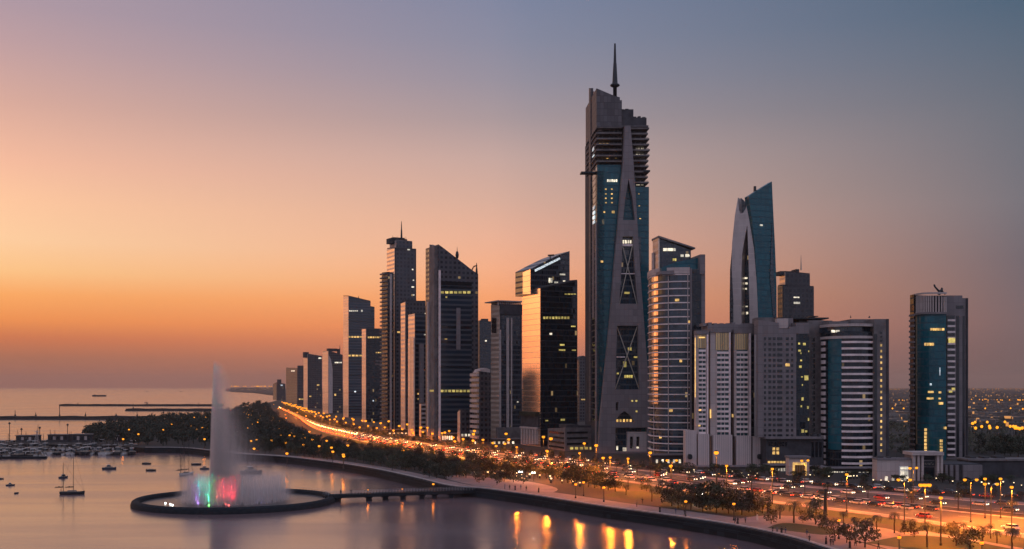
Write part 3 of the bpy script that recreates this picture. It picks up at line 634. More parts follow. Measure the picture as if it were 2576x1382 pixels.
# ------------------------------------------------------------------ round-fronted tower with bands
D = 545
def arcpath(pts, n=14):                              # pts: (px, depth); smooth ground path
    return [Vector((p.x, p.y)) for p in catmull([Vector(((px-CX)*d/FP, d, 0)) for px, d in pts], n)]
r = thing('round_front_tower', 'round-fronted tower with pale floor bands, copper-lit left side and a raked glass crown', 'skyscraper', ((1680-CX)*D/FP, D, ZG))
arc = arcpath([(1633, 566), (1641, 553), (1662, 545), (1695, 541), (1735, 540)], 5)
def zat(py, d=D): return HC-(py-HY)*d/FP
back = [Vector((arc[-1].x, arc[-1].y+30)), Vector((arc[0].x+3, arc[0].y+22))]
mb = MB(); mb.prism(list(arc)+back, ZG, zat(682)); mb.build('core', M['glass_blue'], r)
mb = MB(); mb.ribbon(arc[2:10], 0, .35, zat(1020), zat(690)); mb.build('bronze_glazing', M['bronze_soft'], r)
for k in range(27):
    y = 692+17.6*k; mb = MB(); mb.ribbon(arc, 0, .75, zat(y+2.6), zat(y)); mb.build('floor_band', M['stone_pale'], r)
mb = MB(); mb.ribbon(arc, -.2, 1.0, zat(691), zat(676)); mb.build('top_band', M['stone_warm'], r)
for i in (6, 13, 19):
    q = arc[i]; mb = MB(); mb.tube((q.x, q.y-.9, ZG), (q.x, q.y-.9, zat(690)), .22, .22, 6); mb.build('vertical_fin', M['stone_warm'], r)
FL, FR = frame(1733, 1735, 1778, 540, R(8)); FRr = FR
def add(F, nm, m, pts, o0, o1, holes=()):
    mb = MB(); fpoly(mb, F, pts, o0, o1, 0, holes); return mb.build(nm, M[m], r)
add(FR, 'right_wing', 'glass_black', rc(1735, 1764, 678, 1170), -30, .1); add(FR, 'corner_pier', 'stone', rc(1735, 1738.5, 676, 1170), 0, 1.4)
add(FR, 'rear_pier', 'stone', rc(1762, 1775, 640, 1170), -32, -.6)
for k in range(34): add(FR, 'balcony', 'stone', rc(1774, 1778.5, 684+k*10, 689+k*10), -16, -3)
add(FR, 'crown_pier', 'stone', rc(1760, 1773, 641, 690), -6, 0.2)
add(FR, 'glass_crown', 'glass_teal', [(1668, 684), (1762, 684), (1762, 647), (1735, 652), (1705, 658), (1668, 672)], -26, -3)
add(FR, 'crown_band', 'stone', [(1662, 690), (1764, 690), (1764, 676), (1662, 682)], -20, -1)
FK = Face(FR.P(0, 0, -16), FR.d, FR.n)
add(FK, 'upper_crown', 'glass_dark', [(1657, 690), (1738, 690), (1738, 630), (1657, 599)], -10, 0)
add(FK, 'raked_roof', 'stone', [(1655, 594), (1747, 624), (1747, 627.5), (1655, 598.5)], -12, 1.5)
add(FK, 'crown_side', 'warm_side', [(1655.5, 690), (1658.5, 690), (1658.5, 600), (1655.5, 599)], -10.3, .4); add(FK, 'flank_pier', 'stone_warm', rc(1651, 1654, 632, 690), -9, -6)
rects(r, FK, 'lit_window', M['lit_white'], row(1668, 1700, 625, 632, 5, .15)+[(1712, 1719, 641, 647), (1724, 1732, 640, 647), (1728, 1734, 641, 646)], .5, .4); rects(r, FK, 'lit_window', M['lit_yellow'], row(1692, 1702, 651, 657, 2), .5, .4)
def onarc(px):
    return min(arc, key=lambda q: abs(CX+q.x*FP/q.y-px))
for px, py, w, m in ((1703, 757, 10, 'lit_warm'), (1739, 811, 8, 'lit_warm'), (1714, 909, 6, 'lit_warm'), (1690, 1033, 8, 'lit_warm'), (1663, 1100, 7, 'lit_warm')):
    q = onarc(px); F = Face((q.x, q.y-.3), (1, 0), (0, -1)); mb = MB(); hw = w*D/FP/2; mb.panel(F, [(-hw, zat(py+3)), (hw, zat(py+3)), (hw, zat(py-3)), (-hw, zat(py-3))], -.4, .15); mb.build('lit_window', M[m], r)
add(FR, 'lit_sign', 'lit_cool', rc(1683, 1700, 1143, 1153), 3.2, 3.8)
# ------------------------------------------------------------------ sail-shaped twin tower
D = 650; C = Vector(((1905-CX)*D/FP, D)); a = R(14)
FR = Face(C, (math.cos(a), math.sin(a)), (math.sin(a), -math.cos(a))); b = R(26); FL = Face(C, (math.cos(math.pi-b), math.sin(math.pi-b)), (-math.sin(b), -math.cos(b)))
r = thing('sail_tower', 'tall twin sail tower, teal glass blade on the right leaning on a curved pale shell', 'skyscraper', (C.x, C.y, ZG))
add(FR, 'glass_blade', 'glass_teal', [(1908, 1120), (1954, 1120), (1953.5, 802), (1953, 720), (1949.5, 625), (1944, 515), (1941.5, 457), (1882.5, 494), (1890, 546), (1899, 625), (1903.6, 704), (1907, 802)], -5, .2)
add(FR, 'rear_mass', 'glass_blue', [(1912, 1120), (1950, 1120), (1947, 720), (1938, 480), (1912, 520)], -24, -5)
mb = MB(); fpoly(mb, FR, [(1944, 800), (1936, 700), (1938, 640), (1941, 560), (1943, 640), (1947, 720), (1950, 800)], .2, .7); mb.build('blade_fold', M['glass_blue'], r)
add(FL, 'curved_shell', 'shell' if 'shell' in M else 'warm_side', [(1845, 1120), (1907, 1120), (1907, 802), (1903.6, 704), (1899, 625), (1890, 546), (1882.5, 496), (1879, 515), (1875, 527), (1869, 536), (1863, 538), (1859, 530), (1857.5, 512), (1856.6, 497), (1849, 540), (1841.5, 613), (1840.5, 676), (1844.6, 752), (1845, 815)], -8, 0,
    [[(1866, 1110), (1886, 1110), (1885.6, 808), (1884, 688), (1882, 625), (1880, 566), (1873, 600), (1867, 638), (1865, 688), (1865, 808)]])
FB = Face(FL.P(0, 0, -8.5), FL.d, FL.n)
add(FB, 'shell_glass', 'glass_blue', [(1858, 1120), (1900, 1120), (1896, 700), (1880, 545), (1866, 545), (1856, 700)], -6, 0)
add(FB, 'rear_blade', 'glass_dark', [(1829, 1120), (1850, 1120), (1850, 620), (1876, 560), (1878, 506), (1868, 505), (1857, 494), (1848, 540), (1837, 600), (1830, 676), (1829, 752)], -10, -6)
rects(r, FR, 'lit_window', M['lit_white'], [(1911, 1918, 565, 569), (1911, 1916, 855, 858), (1939, 1945, 944, 948), (1912, 1930, 895, 898), (1909, 1918, 937, 940)], .4)
rects(r, FB, 'lit_window', M['lit_white'], [(1874, 1880, 698, 702), (1875, 1881, 711, 716), (1875, 1879, 725, 729), (1876, 1881, 770, 773), (1877, 1882, 785, 791), (1874, 1880, 832, 834)], .3)
rects(r, FB, 'lit_window', M['lit_warm'], [(1834, 1838, 889, 894), (1834, 1838, 925, 929), (1834, 1838, 950, 954)], -5.8)
mb = MB(); p = A(1899, 486, D+12); mb.tube(p, A(1899, 469, D+12), .9, .8, 6); mb.build('roof_crane', M['metal_dark'], r)
# ------------------------------------------------------------------ stepped grey tower with antenna behind
r, FL, FR = tower('stepped_tower', 'grey stepped tower with a thin antenna right of the sail tower', (1957, 1970, 2047), 700, 8, (718, 716, 720), 'concrete_dark', 'dim_clad', 'dim_clad')
tower('', '', (1962, 1976, 2037), 705, 8, (684, 682, 688), 'concrete_dark', 'dim_clad', 'warm_side', y0=730, root=r); plant(r, FR, [(1972, 2000, 680, 690), (2012, 2020, 675, 690)], -14, -6)
mast(r, 2015, 680, 643, 712, .5, 'antenna', 'steel_pale'); rects(r, FR, 'lit_window', M['lit_white'], [(1996, 2010, 747, 750), (1996, 2012, 760, 765)], .5); rects(r, FR, 'lit_window', M['lit_warm'], [(1998, 2022, 804, 809)], .5)
# ------------------------------------------------------------------ apartment block with three striped bays
D = 515; FL, FR = frame(1748, 1752, 1906, D, R(3))
r = thing('bay_apartments', 'pale apartment block with three striped window bays and gold glass tops', 'apartment block', (FR.C.x, FR.C.y, ZG))
add(FR, 'core', 'stone', rc(1784, 1906, 836, 1180), -30, -9)
add(FR, 'roof_storey', 'stone', [(1788, 840), (1906, 840), (1906, 812), (1880, 812), (1870, 815), (1840, 813), (1806, 815), (1788, 818)], -20, -6)
for x in (1778, 1792, 1806, 1822, 1838, 1852): add(FR, 'roof_plant', 'stone', rc(x, x+9, 809+(x*7 % 4), 818), -16, -8)
add(FR, 'glass_strip', 'glass_blue', rc(1889, 1906, 838, 1150), -9, -6)
add(FR, 'glass_strip', 'glass_teal', rc(1782, 1788, 840, 1160), -9, -6); add(FR, 'glass_strip', 'glass_blue', rc(1837, 1848, 836, 1160), -9, -6)
M['gold_vert'] = facade('gold_vertical_glass', (.55, .38, .18), (.2, .16, .13), 300, 1.1, 0, .35, .2, .7, 1.5, .03, .4, .4)
BAYS = [(1751, 1782, 835, 1758, 1774, 880, 1098, 19), (1787, 1838, 830, 1804, 1832, 885, 1094, 17), (1847, 1889, 832, 1853, 1880, 884, 1096, 17)]
for x0, x1, yt, wx0, wx1, wy0, wy1, n in BAYS:
    add(FR, 'bay', 'stone_warm', rc(x0, x1, yt, 1098), -9 if x0 > 1760 else -4, 0); add(FR, 'bay_cornice', 'stone', rc(x0-1, x1+1, yt-3, yt+7), -9 if x0 > 1760 else -4, .8)
    add(FR, 'gold_glazing', 'gold_vert', rc(wx0-4, wx1+2, yt+8, wy0-4), -.5, .3)
    add(FR, 'bay_glazing', 'teal_window', rc(wx0, wx1, wy0-3, wy1), -.5, .25)
    p = (wy1-wy0)/n
    for k in range(n+1): add(FR, 'balcony_band', 'stone_pale', rc(wx0-1, wx1+1, wy0+k*p, wy0+k*p+p*.46), -.4, .9)
    for f in ((.33, .66) if wx1-wx0 > 20 else (.5,)):
        xm = wx0+(wx1-wx0)*f; add(FR, 'mullion', 'stone_pale', rc(xm-.45, xm+.45, wy0, wy1), 0, .6)
    add(FR, 'corner_pier', 'stone_pale', rc(x1-5, x1-1, yt+7, 1098), -.2, .8)
for x0, x1, yt in ((1722, 1750, 1083), (1753, 1781, 1092), (1790, 1838, 1094), (1849, 1886, 1096), (1890, 1927, 1098)):
    add(FR, 'podium_panel', 'pale_ribs', rc(x0, x1, yt, 1180), -3, 2.2+(x0 % 3)*.5)
for x, y in ((1732, 1148), (1906, 1148)):
    u, z = FR.uz((x, y)); mb = MB(); mb.panel(FR, [(u+1.0*math.cos(t*.5236), z+1.25*math.sin(t*.5236)) for t in range(12)], 2.2, 4.3); mb.build('round_emblem', M['metal_dark'], r)
rects(r, FR, 'lit_window', M['lit_warm'], [(1757, 1763, 1030, 1034), (1756, 1761, 1069, 1073), (1785, 1788, 1030, 1052), (1840, 1844, 1042, 1050)], .9); rects(r, FL, 'side_lamp', M['lit_warm'], [(1749, 1751, 850, 1000)], .2)
rects(r, FR, 'lit_window', M['lit_warm'], row(1758, 1774, 848, 851, 2, .1), .6)
# ------------------------------------------------------------------ punched-window block
D = 505; FL, FR = frame(1902, 1906, 2036, D, R(2))
r = thing('punched_window_block', 'plain grey block with a grid of square windows beside a dark glass strip', 'apartment block', (FR.C.x, FR.C.y, ZG))
FP_ = FR
add(FR, 'wall', 'stone', rc(1906, 2003, 836, 1100), -2.5, 0); add(FR, 'core', 'concrete_dark', rc(1940, 2003, 830, 1100), -26, -2.5); add(FR, 'roof_wall', 'stone', [(1908, 840), (2003, 840), (2003, 822), (1985, 822), (1985, 828), (1960, 828), (1960, 812), (1908, 805)], -8, -.4)
add(FR, 'roof_storey', 'concrete', rc(1914, 1956, 797, 812), -16, -6); add(FR, 'roof_storey', 'stone_warm', rc(1958, 1986, 801, 826), -8, -2); add(FR, 'roof_storey', 'stone', rc(1984, 2008, 798, 826), -22, -8)
add(FR, 'glass_strip', 'glass_black', rc(2003, 2036, 840, 1098), -20, -.6); add(FR, 'roof_wall', 'stone', rc(2003, 2036, 812, 840), -20, -.3)
cols = [(1922, 1927), (1933, 1940), (1944, 1951), (1955, 1968), (1977, 1984), (1990, 1995)]
win = [(x0, x1, 849+13.55*k, 856+13.55*k) for k in range(19) for x0, x1 in cols]
rects(r, FR, 'window', M['dark_glass'], win[:99], .12, .25)
mb = MB()
for x0, x1, y0, y1 in win[99:]: fbox(mb, FR, x0, x1, y0, y1, -.1, .12)
mb.build('lower_windows', M['dark_glass'], r)['kind'] = 'stuff'
rects(r, FR, 'lit_window', M['lit_warm'], [(1976, 1986, 915, 922)], .2)
rects(r, FR, 'lit_window', M['lit_yellow'], [(2009, 2013, 862, 867), (2021, 2027, 863, 869), (2009, 2015, 880, 885), (2014, 2017, 887, 891), (2014, 2018, 905, 909), (2034, 2036, 882, 886), (2011, 2017, 920, 926), (2024, 2034, 945, 957), (2016, 2020, 947, 950), (2018, 2020, 967, 971), (2017, 2022, 1000, 1008), (2031, 2035, 1022, 1029), (2015, 2018, 1020, 1025), (2033, 2036, 1052, 1059), (2017, 2023, 1081, 1089), (2026, 2031, 1083, 1088), (2028, 2032, 1098, 1104)], -.2)
add(FR, 'podium', 'concrete_dark', rc(1926, 2070, 1104, 1178), -10, 1); add(FR, 'podium_eave', 'stone', rc(1922, 2062, 1098, 1104), -10, 3); plant(r, FR, [(2040, 2052, 1093, 1099), (2056, 2062, 1091, 1099)], -1, 2); rects(r, FR, 'podium_window', M['dark_glass'], row(1932, 1980, 1112, 1122, 7, .3)+row(2040, 2068, 1112, 1150, 3, .35), 1.2)
rects(r, FR, 'lit_window', M['lit_warm'], [(x, x+6, y, y+7) for x in (1942, 1952) for y in (1126, 1136)]+row(1930, 1990, 1160, 1165, 8, .2), 1.2)
# ------------------------------------------------------------------ helipad block behind
D = 530; FL, FR = frame(1990, 2034, 2110, D, R(3))
r, FL, FR = tower('helipad_block', 'grey block with a column of square openings and a helipad deck on its roof', (2030, 2034, 2072), 515, 3, (806, 806, 806), 'concrete', None, None, cat='apartment block')
add(FR, 'rear_block', 'concrete', rc(2030, 2116, 803, 1120), -40, -12)
add(FR, 'helipad_deck', 'metal_dark', rc(1965, 2096, 797, 800.5), -34, -6); add(FR, 'helipad_step', 'metal_dark', rc(2064, 2080, 791, 793), -24, -12)
for x in (1975, 2000, 2090): add(FR, 'deck_strut', 'metal_dark', rc(x, x+1.5, 800, 806), -26, -14)
rects(r, FR, 'window', M['dark_glass'], [(2042, 2050, 850+13.4*k, 859+13.4*k) for k in range(20)], .12, .3)
# ------------------------------------------------------------------ white-banded round tower
D = 498
r = thing('white_banded_tower', 'round tower with bright white floor bands and a teal glass strip beside a brown pier', 'apartment block', ((2130-CX)*D/FP, D, ZG))
arc = arcpath([(2066, 512), (2085, 505), (2118, 500), (2160, 498), (2198, 501)], 6); D = 500
mb = MB(); mb.prism(list(arc)+[Vector((arc[-1].x, arc[-1].y+26)), Vector((arc[0].x+7, arc[0].y+18))], ZG, zat(846)); mb.build('core', M['glass_black'], r)
mb = MB(); mb.prism([p+Vector((0, 3)) for p in arc]+[Vector((arc[-1].x, arc[-1].y+24)), Vector((arc[0].x+7, arc[0].y+16))], zat(846), zat(830)); mb.build('crown_glass', M['glass_blue'], r)
mb = MB(); mb.ribbon(arc, -3, .8, zat(834), zat(828)); mb.build('top_band', M['stone_warm'], r); mb = MB(); mb.ribbon(arc, 0, .7, zat(862), zat(856)); mb.build('top_band', M['stone_warm'], r)
i1, i2 = 6, 12
mb = MB(); mb.ribbon(arc[i1:i2+1], 0, .5, ZG+8, zat(862)); mb.build('teal_glazing', M['glass_teal'], r)
for k in range(21):
    y = 868+14.7*k
    mb = MB(); mb.ribbon(arc[i2:], 0, .8, zat(y+4.8), zat(y)); mb.build('floor_band', M['stone_pale'], r)
    mb = MB(); mb.ribbon(arc[1:5], 0, .6, zat(y+7.5), zat(y-1)); mb.build('white_panel', M['stone_pale'], r)
mb = MB(); mb.ribbon(arc, -1, 1.4, zat(1172), zat(1166)); mb.build('podium_band', M['stone_warm'], r)
FL, FR = frame(2195, 2198, 2234, 499, R(3))
add(FR, 'pier', 'concrete', rc(2198, 2234, 803, 1170), -30, .3); add(FR, 'dark_strip', 'dark_glass', rc(2199, 2205, 840, 1165), 0, .5); add(FR, 'pier_edge', 'concrete_dark', rc(2229, 2234.5, 803, 1170), -28, .8)
add(FR, 'rear_block', 'concrete', rc(2160, 2234, 800, 1100), -34, -10); add(FR, 'roof_plant', 'concrete', rc(2100, 2150, 806, 830), -24, -8)
rects(r, FR, 'small_window', M['lit_warm'], [(2214, 2218, 866+14.7*k, 872+14.7*k) for k in range(19)], .45)
rects(r, FR, 'small_window', M['dark_glass'], [(2213.6, 2218.5, 835+10*k, 840+10*k) for k in range(3)], .45)
Fq = Face((arc[8].x, arc[8].y-.7), (1, 0), (0, -1))
rects(r, Fq, 'lit_window', M['lit_yellow'], [(2101, 2107, 879, 886), (2099, 2104, 1090, 1096), (2100, 2104, 1128, 1138)], .1); rects(r, Fq, 'roof_light', M['lit_white'], row(2090, 2112, 831, 837, 2, .15), 1)
mast(r, 2140, 800, 794, 510, .3); mast(r, 2187, 800, 795, 510, .5)
# ------------------------------------------------------------------ right-hand tower
D = 552
r = thing('curved_teal_tower', 'rightmost tower with a curved teal glass front, ribbed crown and a crane on its roof', 'skyscraper', ((2360-CX)*D/FP, D, ZG))
arc = arcpath([(2302, 560), (2316, 553), (2342, 549), (2380, 549)], 6)
mb = MB(); mb.prism(list(arc)+[Vector((arc[-1].x, arc[-1].y+28)), Vector((arc[0].x+9, arc[0].y+20))], ZG, zat(786)); mb.build('curved_glass', M['glass_teal'], r)
mb = MB(); mb.ribbon(arc[:4], 0, .4, zat(1120), zat(784)); mb.build('gold_edge', M['gold_vert'], r)
mb = MB(); mb.prism([p+Vector((0, 1)) for p in arc]+[Vector((arc[-1].x, arc[-1].y+28)), Vector((arc[0].x+9, arc[0].y+20))], zat(786), zat(742)); crown_ = mb.build('crown', M['concrete_dark'], r)
for i in range(0, 19):
    q = arc[i]; mb = MB(); mb.tube((q.x, q.y+.4, zat(785)), (q.x, q.y+.4, zat(737+i*.45)), .35, .35, 5); mb.build('crown_rib', M['stone_warm'], crown_)
mb = MB(); mb.ribbon(arc, -.2, .9, zat(789), zat(784)); mb.build('crown_band', M['stone'], r); mb = MB(); mb.ribbon(arc, -.3, .8, zat(738), zat(734)); mb.build('top_rail', M['stone_warm'], r)
FL, FR = frame(2290, 2291, 2436, 556, R(2))
for k in range(27): add(FR, 'left_band', 'stone', rc(2300, 2304, 790+k*13.6, 795+k*13.6), -7, -1)
add(FR, 'left_wall', 'glass_black', rc(2303, 2307, 740, 1160), -7, -2)
add(FR, 'pier', 'stone', rc(2380, 2420, 744, 1160), -26, .5); add(FR, 'rear_pier', 'stone', rc(2418, 2436, 750, 1160), -28, -1); add(FR, 'pier_edge', 'concrete_dark', rc(2432, 2436.5, 750, 1160), -27, -.4)
add(FR, 'dark_strip', 'dark_glass', rc(2405, 2411, 795, 1150), .4, .8); add(FR, 'dark_strip', 'dark_glass', rc(2421, 2428, 795, 1150), -1.2, -.6)
rects(r, FR, 'window', M['dark_glass'], row(2404, 2424, 769, 777, 2, .1), .7)
add(FR, 'band_glazing', 'dark_glass', rc(2381, 2400, 794, 1150), .4, .7)
for k in range(24): add(FR, 'floor_band', 'stone_pale', rc(2381, 2400, 804+k*14.7, 809+k*14.7), .6, 1.5)
Fq = Face((arc[12].x, arc[12].y-1.5), (1, 0), (0, -1))
rects(r, Fq, 'lit_window', M['lit_warm'], row(2340, 2376, 826, 832, 6, .2)+row(2325, 2350, 863, 870, 4, .2)+[(2334, 2348, 984, 989), (2361, 2367, 985, 990), (2331, 2348, 1000, 1005), (2361, 2366, 1001, 1005), (2361, 2372, 1012, 1018), (2374, 2380, 1074, 1080)]+[(2325, 2331, 1078+9*k, 1085+9*k) for k in range(7)]+[(2364, 2371, 1106+8*k, 1112+8*k) for k in range(4)], .4)
rects(r, Fq, 'lit_window', M['lit_cool'], [(2339, 2343, 965, 970), (2363, 2365, 925, 945)], .4)
rects(r, FR, 'lit_window', M['lit_yellow'], [(2384, 2392, 983, 988), (2391, 2399, 976, 982), (2383, 2399, 851, 863)], 1.7)
mb = MB(); fbox(mb, FR, 2335, 2380, 1058, 1064, .5, 6); mb.build('dark_frieze', M['concrete_dark'], r)
# roof crane
mb = MB(); c0 = A(2362, 742, 560); mb.tube(c0, A(2364, 733, 560), .7, .6, 6); mb.tube(A(2364, 735, 560), A(2352, 722, 560), .6, .4, 6); mb.tube(A(2352, 722, 560), A(2350, 716, 560), .5, .4, 6); mb.tube(A(2364, 735, 560), A(2370, 729, 560), .7, .7, 6); mb.tube(A(2370, 729, 560), A(2369, 724, 560), .6, .4, 6); mb.tube(A(2370, 733, 560), A(2378, 741, 560), .4, .4, 6); mb.build('roof_crane', M['metal_dark'], r)
# ------------------------------------------------------------------ low buildings in front on the right
D = 430; FL, FR = frame(2203, 2206, 2292, D, R(2))
r = thing('plain_annex', 'plain lilac-grey low building with one tall bright window', 'building', (FR.C.x, FR.C.y, ZG))
add(FR, 'wall', 'stone_warm', rc(2206, 2292, 1157, 1225), -5, 0); add(FR, 'parapet', 'stone', rc(2205, 2293, 1153, 1158), -5.2, .3)
plant(r, FR, [(2212, 2226, 1149, 1154), (2238, 2246, 1150, 1154)], -4, -1.5); mast(r, 2256, 1154, 1143, 432, .08)
rects(r, FR, 'window_frame', M['white_paint'], [(2262, 2292-8, 1173, 1215)], .08); rects(r, FR, 'lit_window', M['lit_white'], [(x, x+9, y, y+h) for x in (2265, 2275.5) for y, h in ((1175, 6), (1184, 13), (1199, 14))]+[(2226, 2233, 1199, 1213), (2243, 2250, 1199, 1213)], .2)
r = thing('portal_building', 'columned entrance building with a flat projecting roof slab and a sign over its dark doorway', 'building', (FR.P(FR.u(2330), 0).x, D, ZG))
add(FR, 'wall', 'stone', rc(2293, 2372, 1145, 1225), -7, 0); add(FR, 'roof_slab', 'stone_warm', rc(2288, 2368, 1137, 1145), -7, 2.5)
for x in (2293, 2304, 2314, 2353, 2362): add(FR, 'column', 'stone_warm', rc(x, x+6, 1145, 1222), 0, 1.6)
rects(r, FR, 'doorway', M['dark_glass'], [(2321, 2350, 1176, 1206), (2321, 2350, 1147, 1157)], .3); rects(r, FR, 'sign_board', M['metal_dark'], [(2322, 2350, 1160, 1173)], .6)
rng = random.Random(3); u0, z0 = FR.uz((2325, 1170))
for k in range(7):
    mb = MB(); q = [(u0+k*.5+rng.uniform(-.2, .5), z0+rng.uniform(0, 1.1)) for _ in range(3)]
    for (a_, b_), (c_, d_) in zip(q[:-1], q[1:]): mb.tube(FR.P(a_, b_, .68), FR.P(c_, d_, .68), .05, .05, 4)
    mb.build('sign_stroke', M['steel_pale'], r)
r = thing('pier_annex', 'low annex of plain stone piers right of the columned entrance', 'building', (FR.P(FR.u(2400), 0).x, D+1, ZG))
add(FR, 'wall', 'concrete_dark', rc(2373, 2470, 1168, 1228), -16, -.5)
for x, w in ((2376, 6), (2388, 8), (2402, 8), (2421, 48)): add(FR, 'pier', 'stone', rc(x, x+w, 1170, 1226), -.5, .8)
r = thing('dark_low_hall', 'long dark windowless hall at the right edge behind the street lamps', 'building', (FR.P(FR.u(2530), 0).x, D+16, ZG))
add(FR, 'wall', 'concrete_dark', rc(2470, 2690, 1164, 1222), -22, -12); add(FR, 'roof_edge', 'concrete', rc(2468, 2690, 1160, 1164.5), -22, -11)
plant(r, FR, [(2485, 2500, 1155, 1161), (2520, 2534, 1156, 1161), (2552, 2575, 1154, 1161)], -20, -15)
# lit frame pavilion
D = 455; FL, FR = frame(1986, 1988, 2034, D, R(2))
r = thing('lit_gate_pavilion', 'small square gate pavilion with a glowing golden frame', 'pavilion', (FR.C.x, FR.C.y, ZG))
add(FR, 'wall', 'stone_warm', rc(1985, 2036, 1152, 1212), -5, 0, [rc(1996, 2026, 1166, 1206)]); add(FR, 'roof', 'stone', rc(1983, 2038, 1148, 1153), -5.5, .8)
add(FR, 'glowing_frame', 'lit_warm', rc(1994, 2029, 1164, 1207), 0, .35, [rc(1999, 2024, 1170, 1200)]); add(FR, 'inner_screen', 'gold_vert', rc(1997, 2026, 1167, 1205), -2.5, -2)
# shopfront podiums along the street
D = 480
def podium(label, x0, x1, yt, yb, D, lit, m='concrete_dark', name='shop_row'):
    global r
    FL, FR = frame(x0-2, x0, x1, D, R(4)); r = thing(name, label, 'building', (FR.C.x, FR.C.y, ZG)); mb = MB()
    zb = ZG; u0, u1 = FR.u(x0), FR.u(x1); z1 = FR.z(x0, yt)
    mb.panel(FR, [(u0, zb), (u1, zb), (u1, z1), (u0, z1)], -6, 0); mb.build('wall', M[m], r)
    mb = MB(); mb.panel(FR, [(u0-.3, z1), (u1+.3, z1), (u1+.3, z1+.5), (u0-.3, z1+.5)], -6.2, 1.2); mb.build('canopy', M['stone'], r)
    rects(r, FR, 'lit_shopfront', M['lit_white'], lit, .15); return r
podium('glass shop row glowing under the white-banded tower', 2070, 2200, 1180, 1212, 470, row(2086, 2140, 1186, 1200, 9, .35)+row(2150, 2190, 1188, 1198, 4, .5))
podium('low lit shopfronts at the foot of the blade-roofed tower', 1110, 1185, 1092, 1112, 735, row(1112, 1140, 1097, 1107, 5, .3)+row(1150, 1180, 1099, 1106, 3, .5))
podium('lit arcade at the foot of the antenna tower', 975, 1060, 1082, 1100, 850, row(978, 1050, 1089, 1097, 7, .5))
podium('lit arcade left of the lowest balcony apartments', 1190, 1310, 1106, 1124, 705, row(1194, 1300, 1111, 1119, 9, .55))
podium('low dark row under the round-fronted tower with a few bright doors', 1640, 1730, 1146, 1172, 528, row(1650, 1722, 1156, 1168, 5, .65))

podium('row of lit cafe fronts before the pale podium panels of the striped bays', 1756, 1925, 1176, 1192, 494, row(1760, 1845, 1180, 1188, 9, .45)+row(1850, 1920, 1179, 1188, 7, .4))
podium('low glazed kiosk row left of the lit gate pavilion', 1932, 1980, 1172, 1200, 478, row(1936, 1978, 1178, 1190, 6, .4))
podium('low shop row with a few lit windows right of the lit gate pavilion', 2040, 2078, 1176, 1202, 478, row(2044, 2076, 1182, 1192, 4, .5))
# ------------------------------------------------------------------ fountain island and footbridge
FD = 376.0; FC = Vector(((592-CX)*FD/FP, FD, 0))
r = thing('fountain', 'tall fountain jet with drifting mist and coloured lights on a round island basin', 'fountain', FC)
mb = MB(); n = 72
prof = [(34.0, -2), (34.0, .7), (33.6, 1.6), (32.8, 2.1), (31.6, 1.95), (31.2, 1.4), (30.6, .2)]
vs = [(FC.x+rr*math.cos(2*math.pi*i/n), FC.y+rr*math.sin(2*math.pi*i/n), z) for rr, z in prof for i in range(n)]
fs = [(k*n+i, k*n+(i+1) % n, (k+1)*n+(i+1) % n, (k+1)*n+i) for k in range(len(prof)-1) for i in range(n)]
mb.idx(vs, fs); rim_o = mb.build('basin_rim', M['wall_dark'], r, True)
M['basin_water'] = mat('basin_water', (.07, .065, .065), .3, 0, .3, .3, ior=1.33, bump=.3)
mb = MB(); mb.face([(FC.x+30.9*math.cos(2*math.pi*i/n), FC.y+30.9*math.sin(2*math.pi*i/n), .7) for i in range(n)]); mb.build('basin_water', M['basin_water'], r)
mb = MB()
for a in range(16):
    t = a*math.pi/8; mb.lathe(FC+Vector((15*math.cos(t), 15*math.sin(t), .5)), [(.5, 0), (.5, .6), (.25, .8), (.2, 1.2)], 8)
mb.lathe(FC+Vector((-6.6, 0, .5)), [(2.2, 0), (2.2, .5), (1.0, .8), (.7, 1.6)], 12)
mb.build('nozzles', M['metal_dark'], r)
def volmat(name, build, col=(.98, .85, .8), g=.1):
    m = bpy.data.materials.new(name); m.use_nodes = True; t = m.node_tree; t.nodes.clear()
    o = t.nodes.new('ShaderNodeOutputMaterial'); tc = t.nodes.new('ShaderNodeTexCoord').outputs['Object']
    d = build(t, tc); v = node(t, 'ShaderNodeVolumePrincipled', Color=col, Density=d, Anisotropy=g); t.links.new(v.outputs[0], o.inputs['Volume']); return m
JH = 48.0
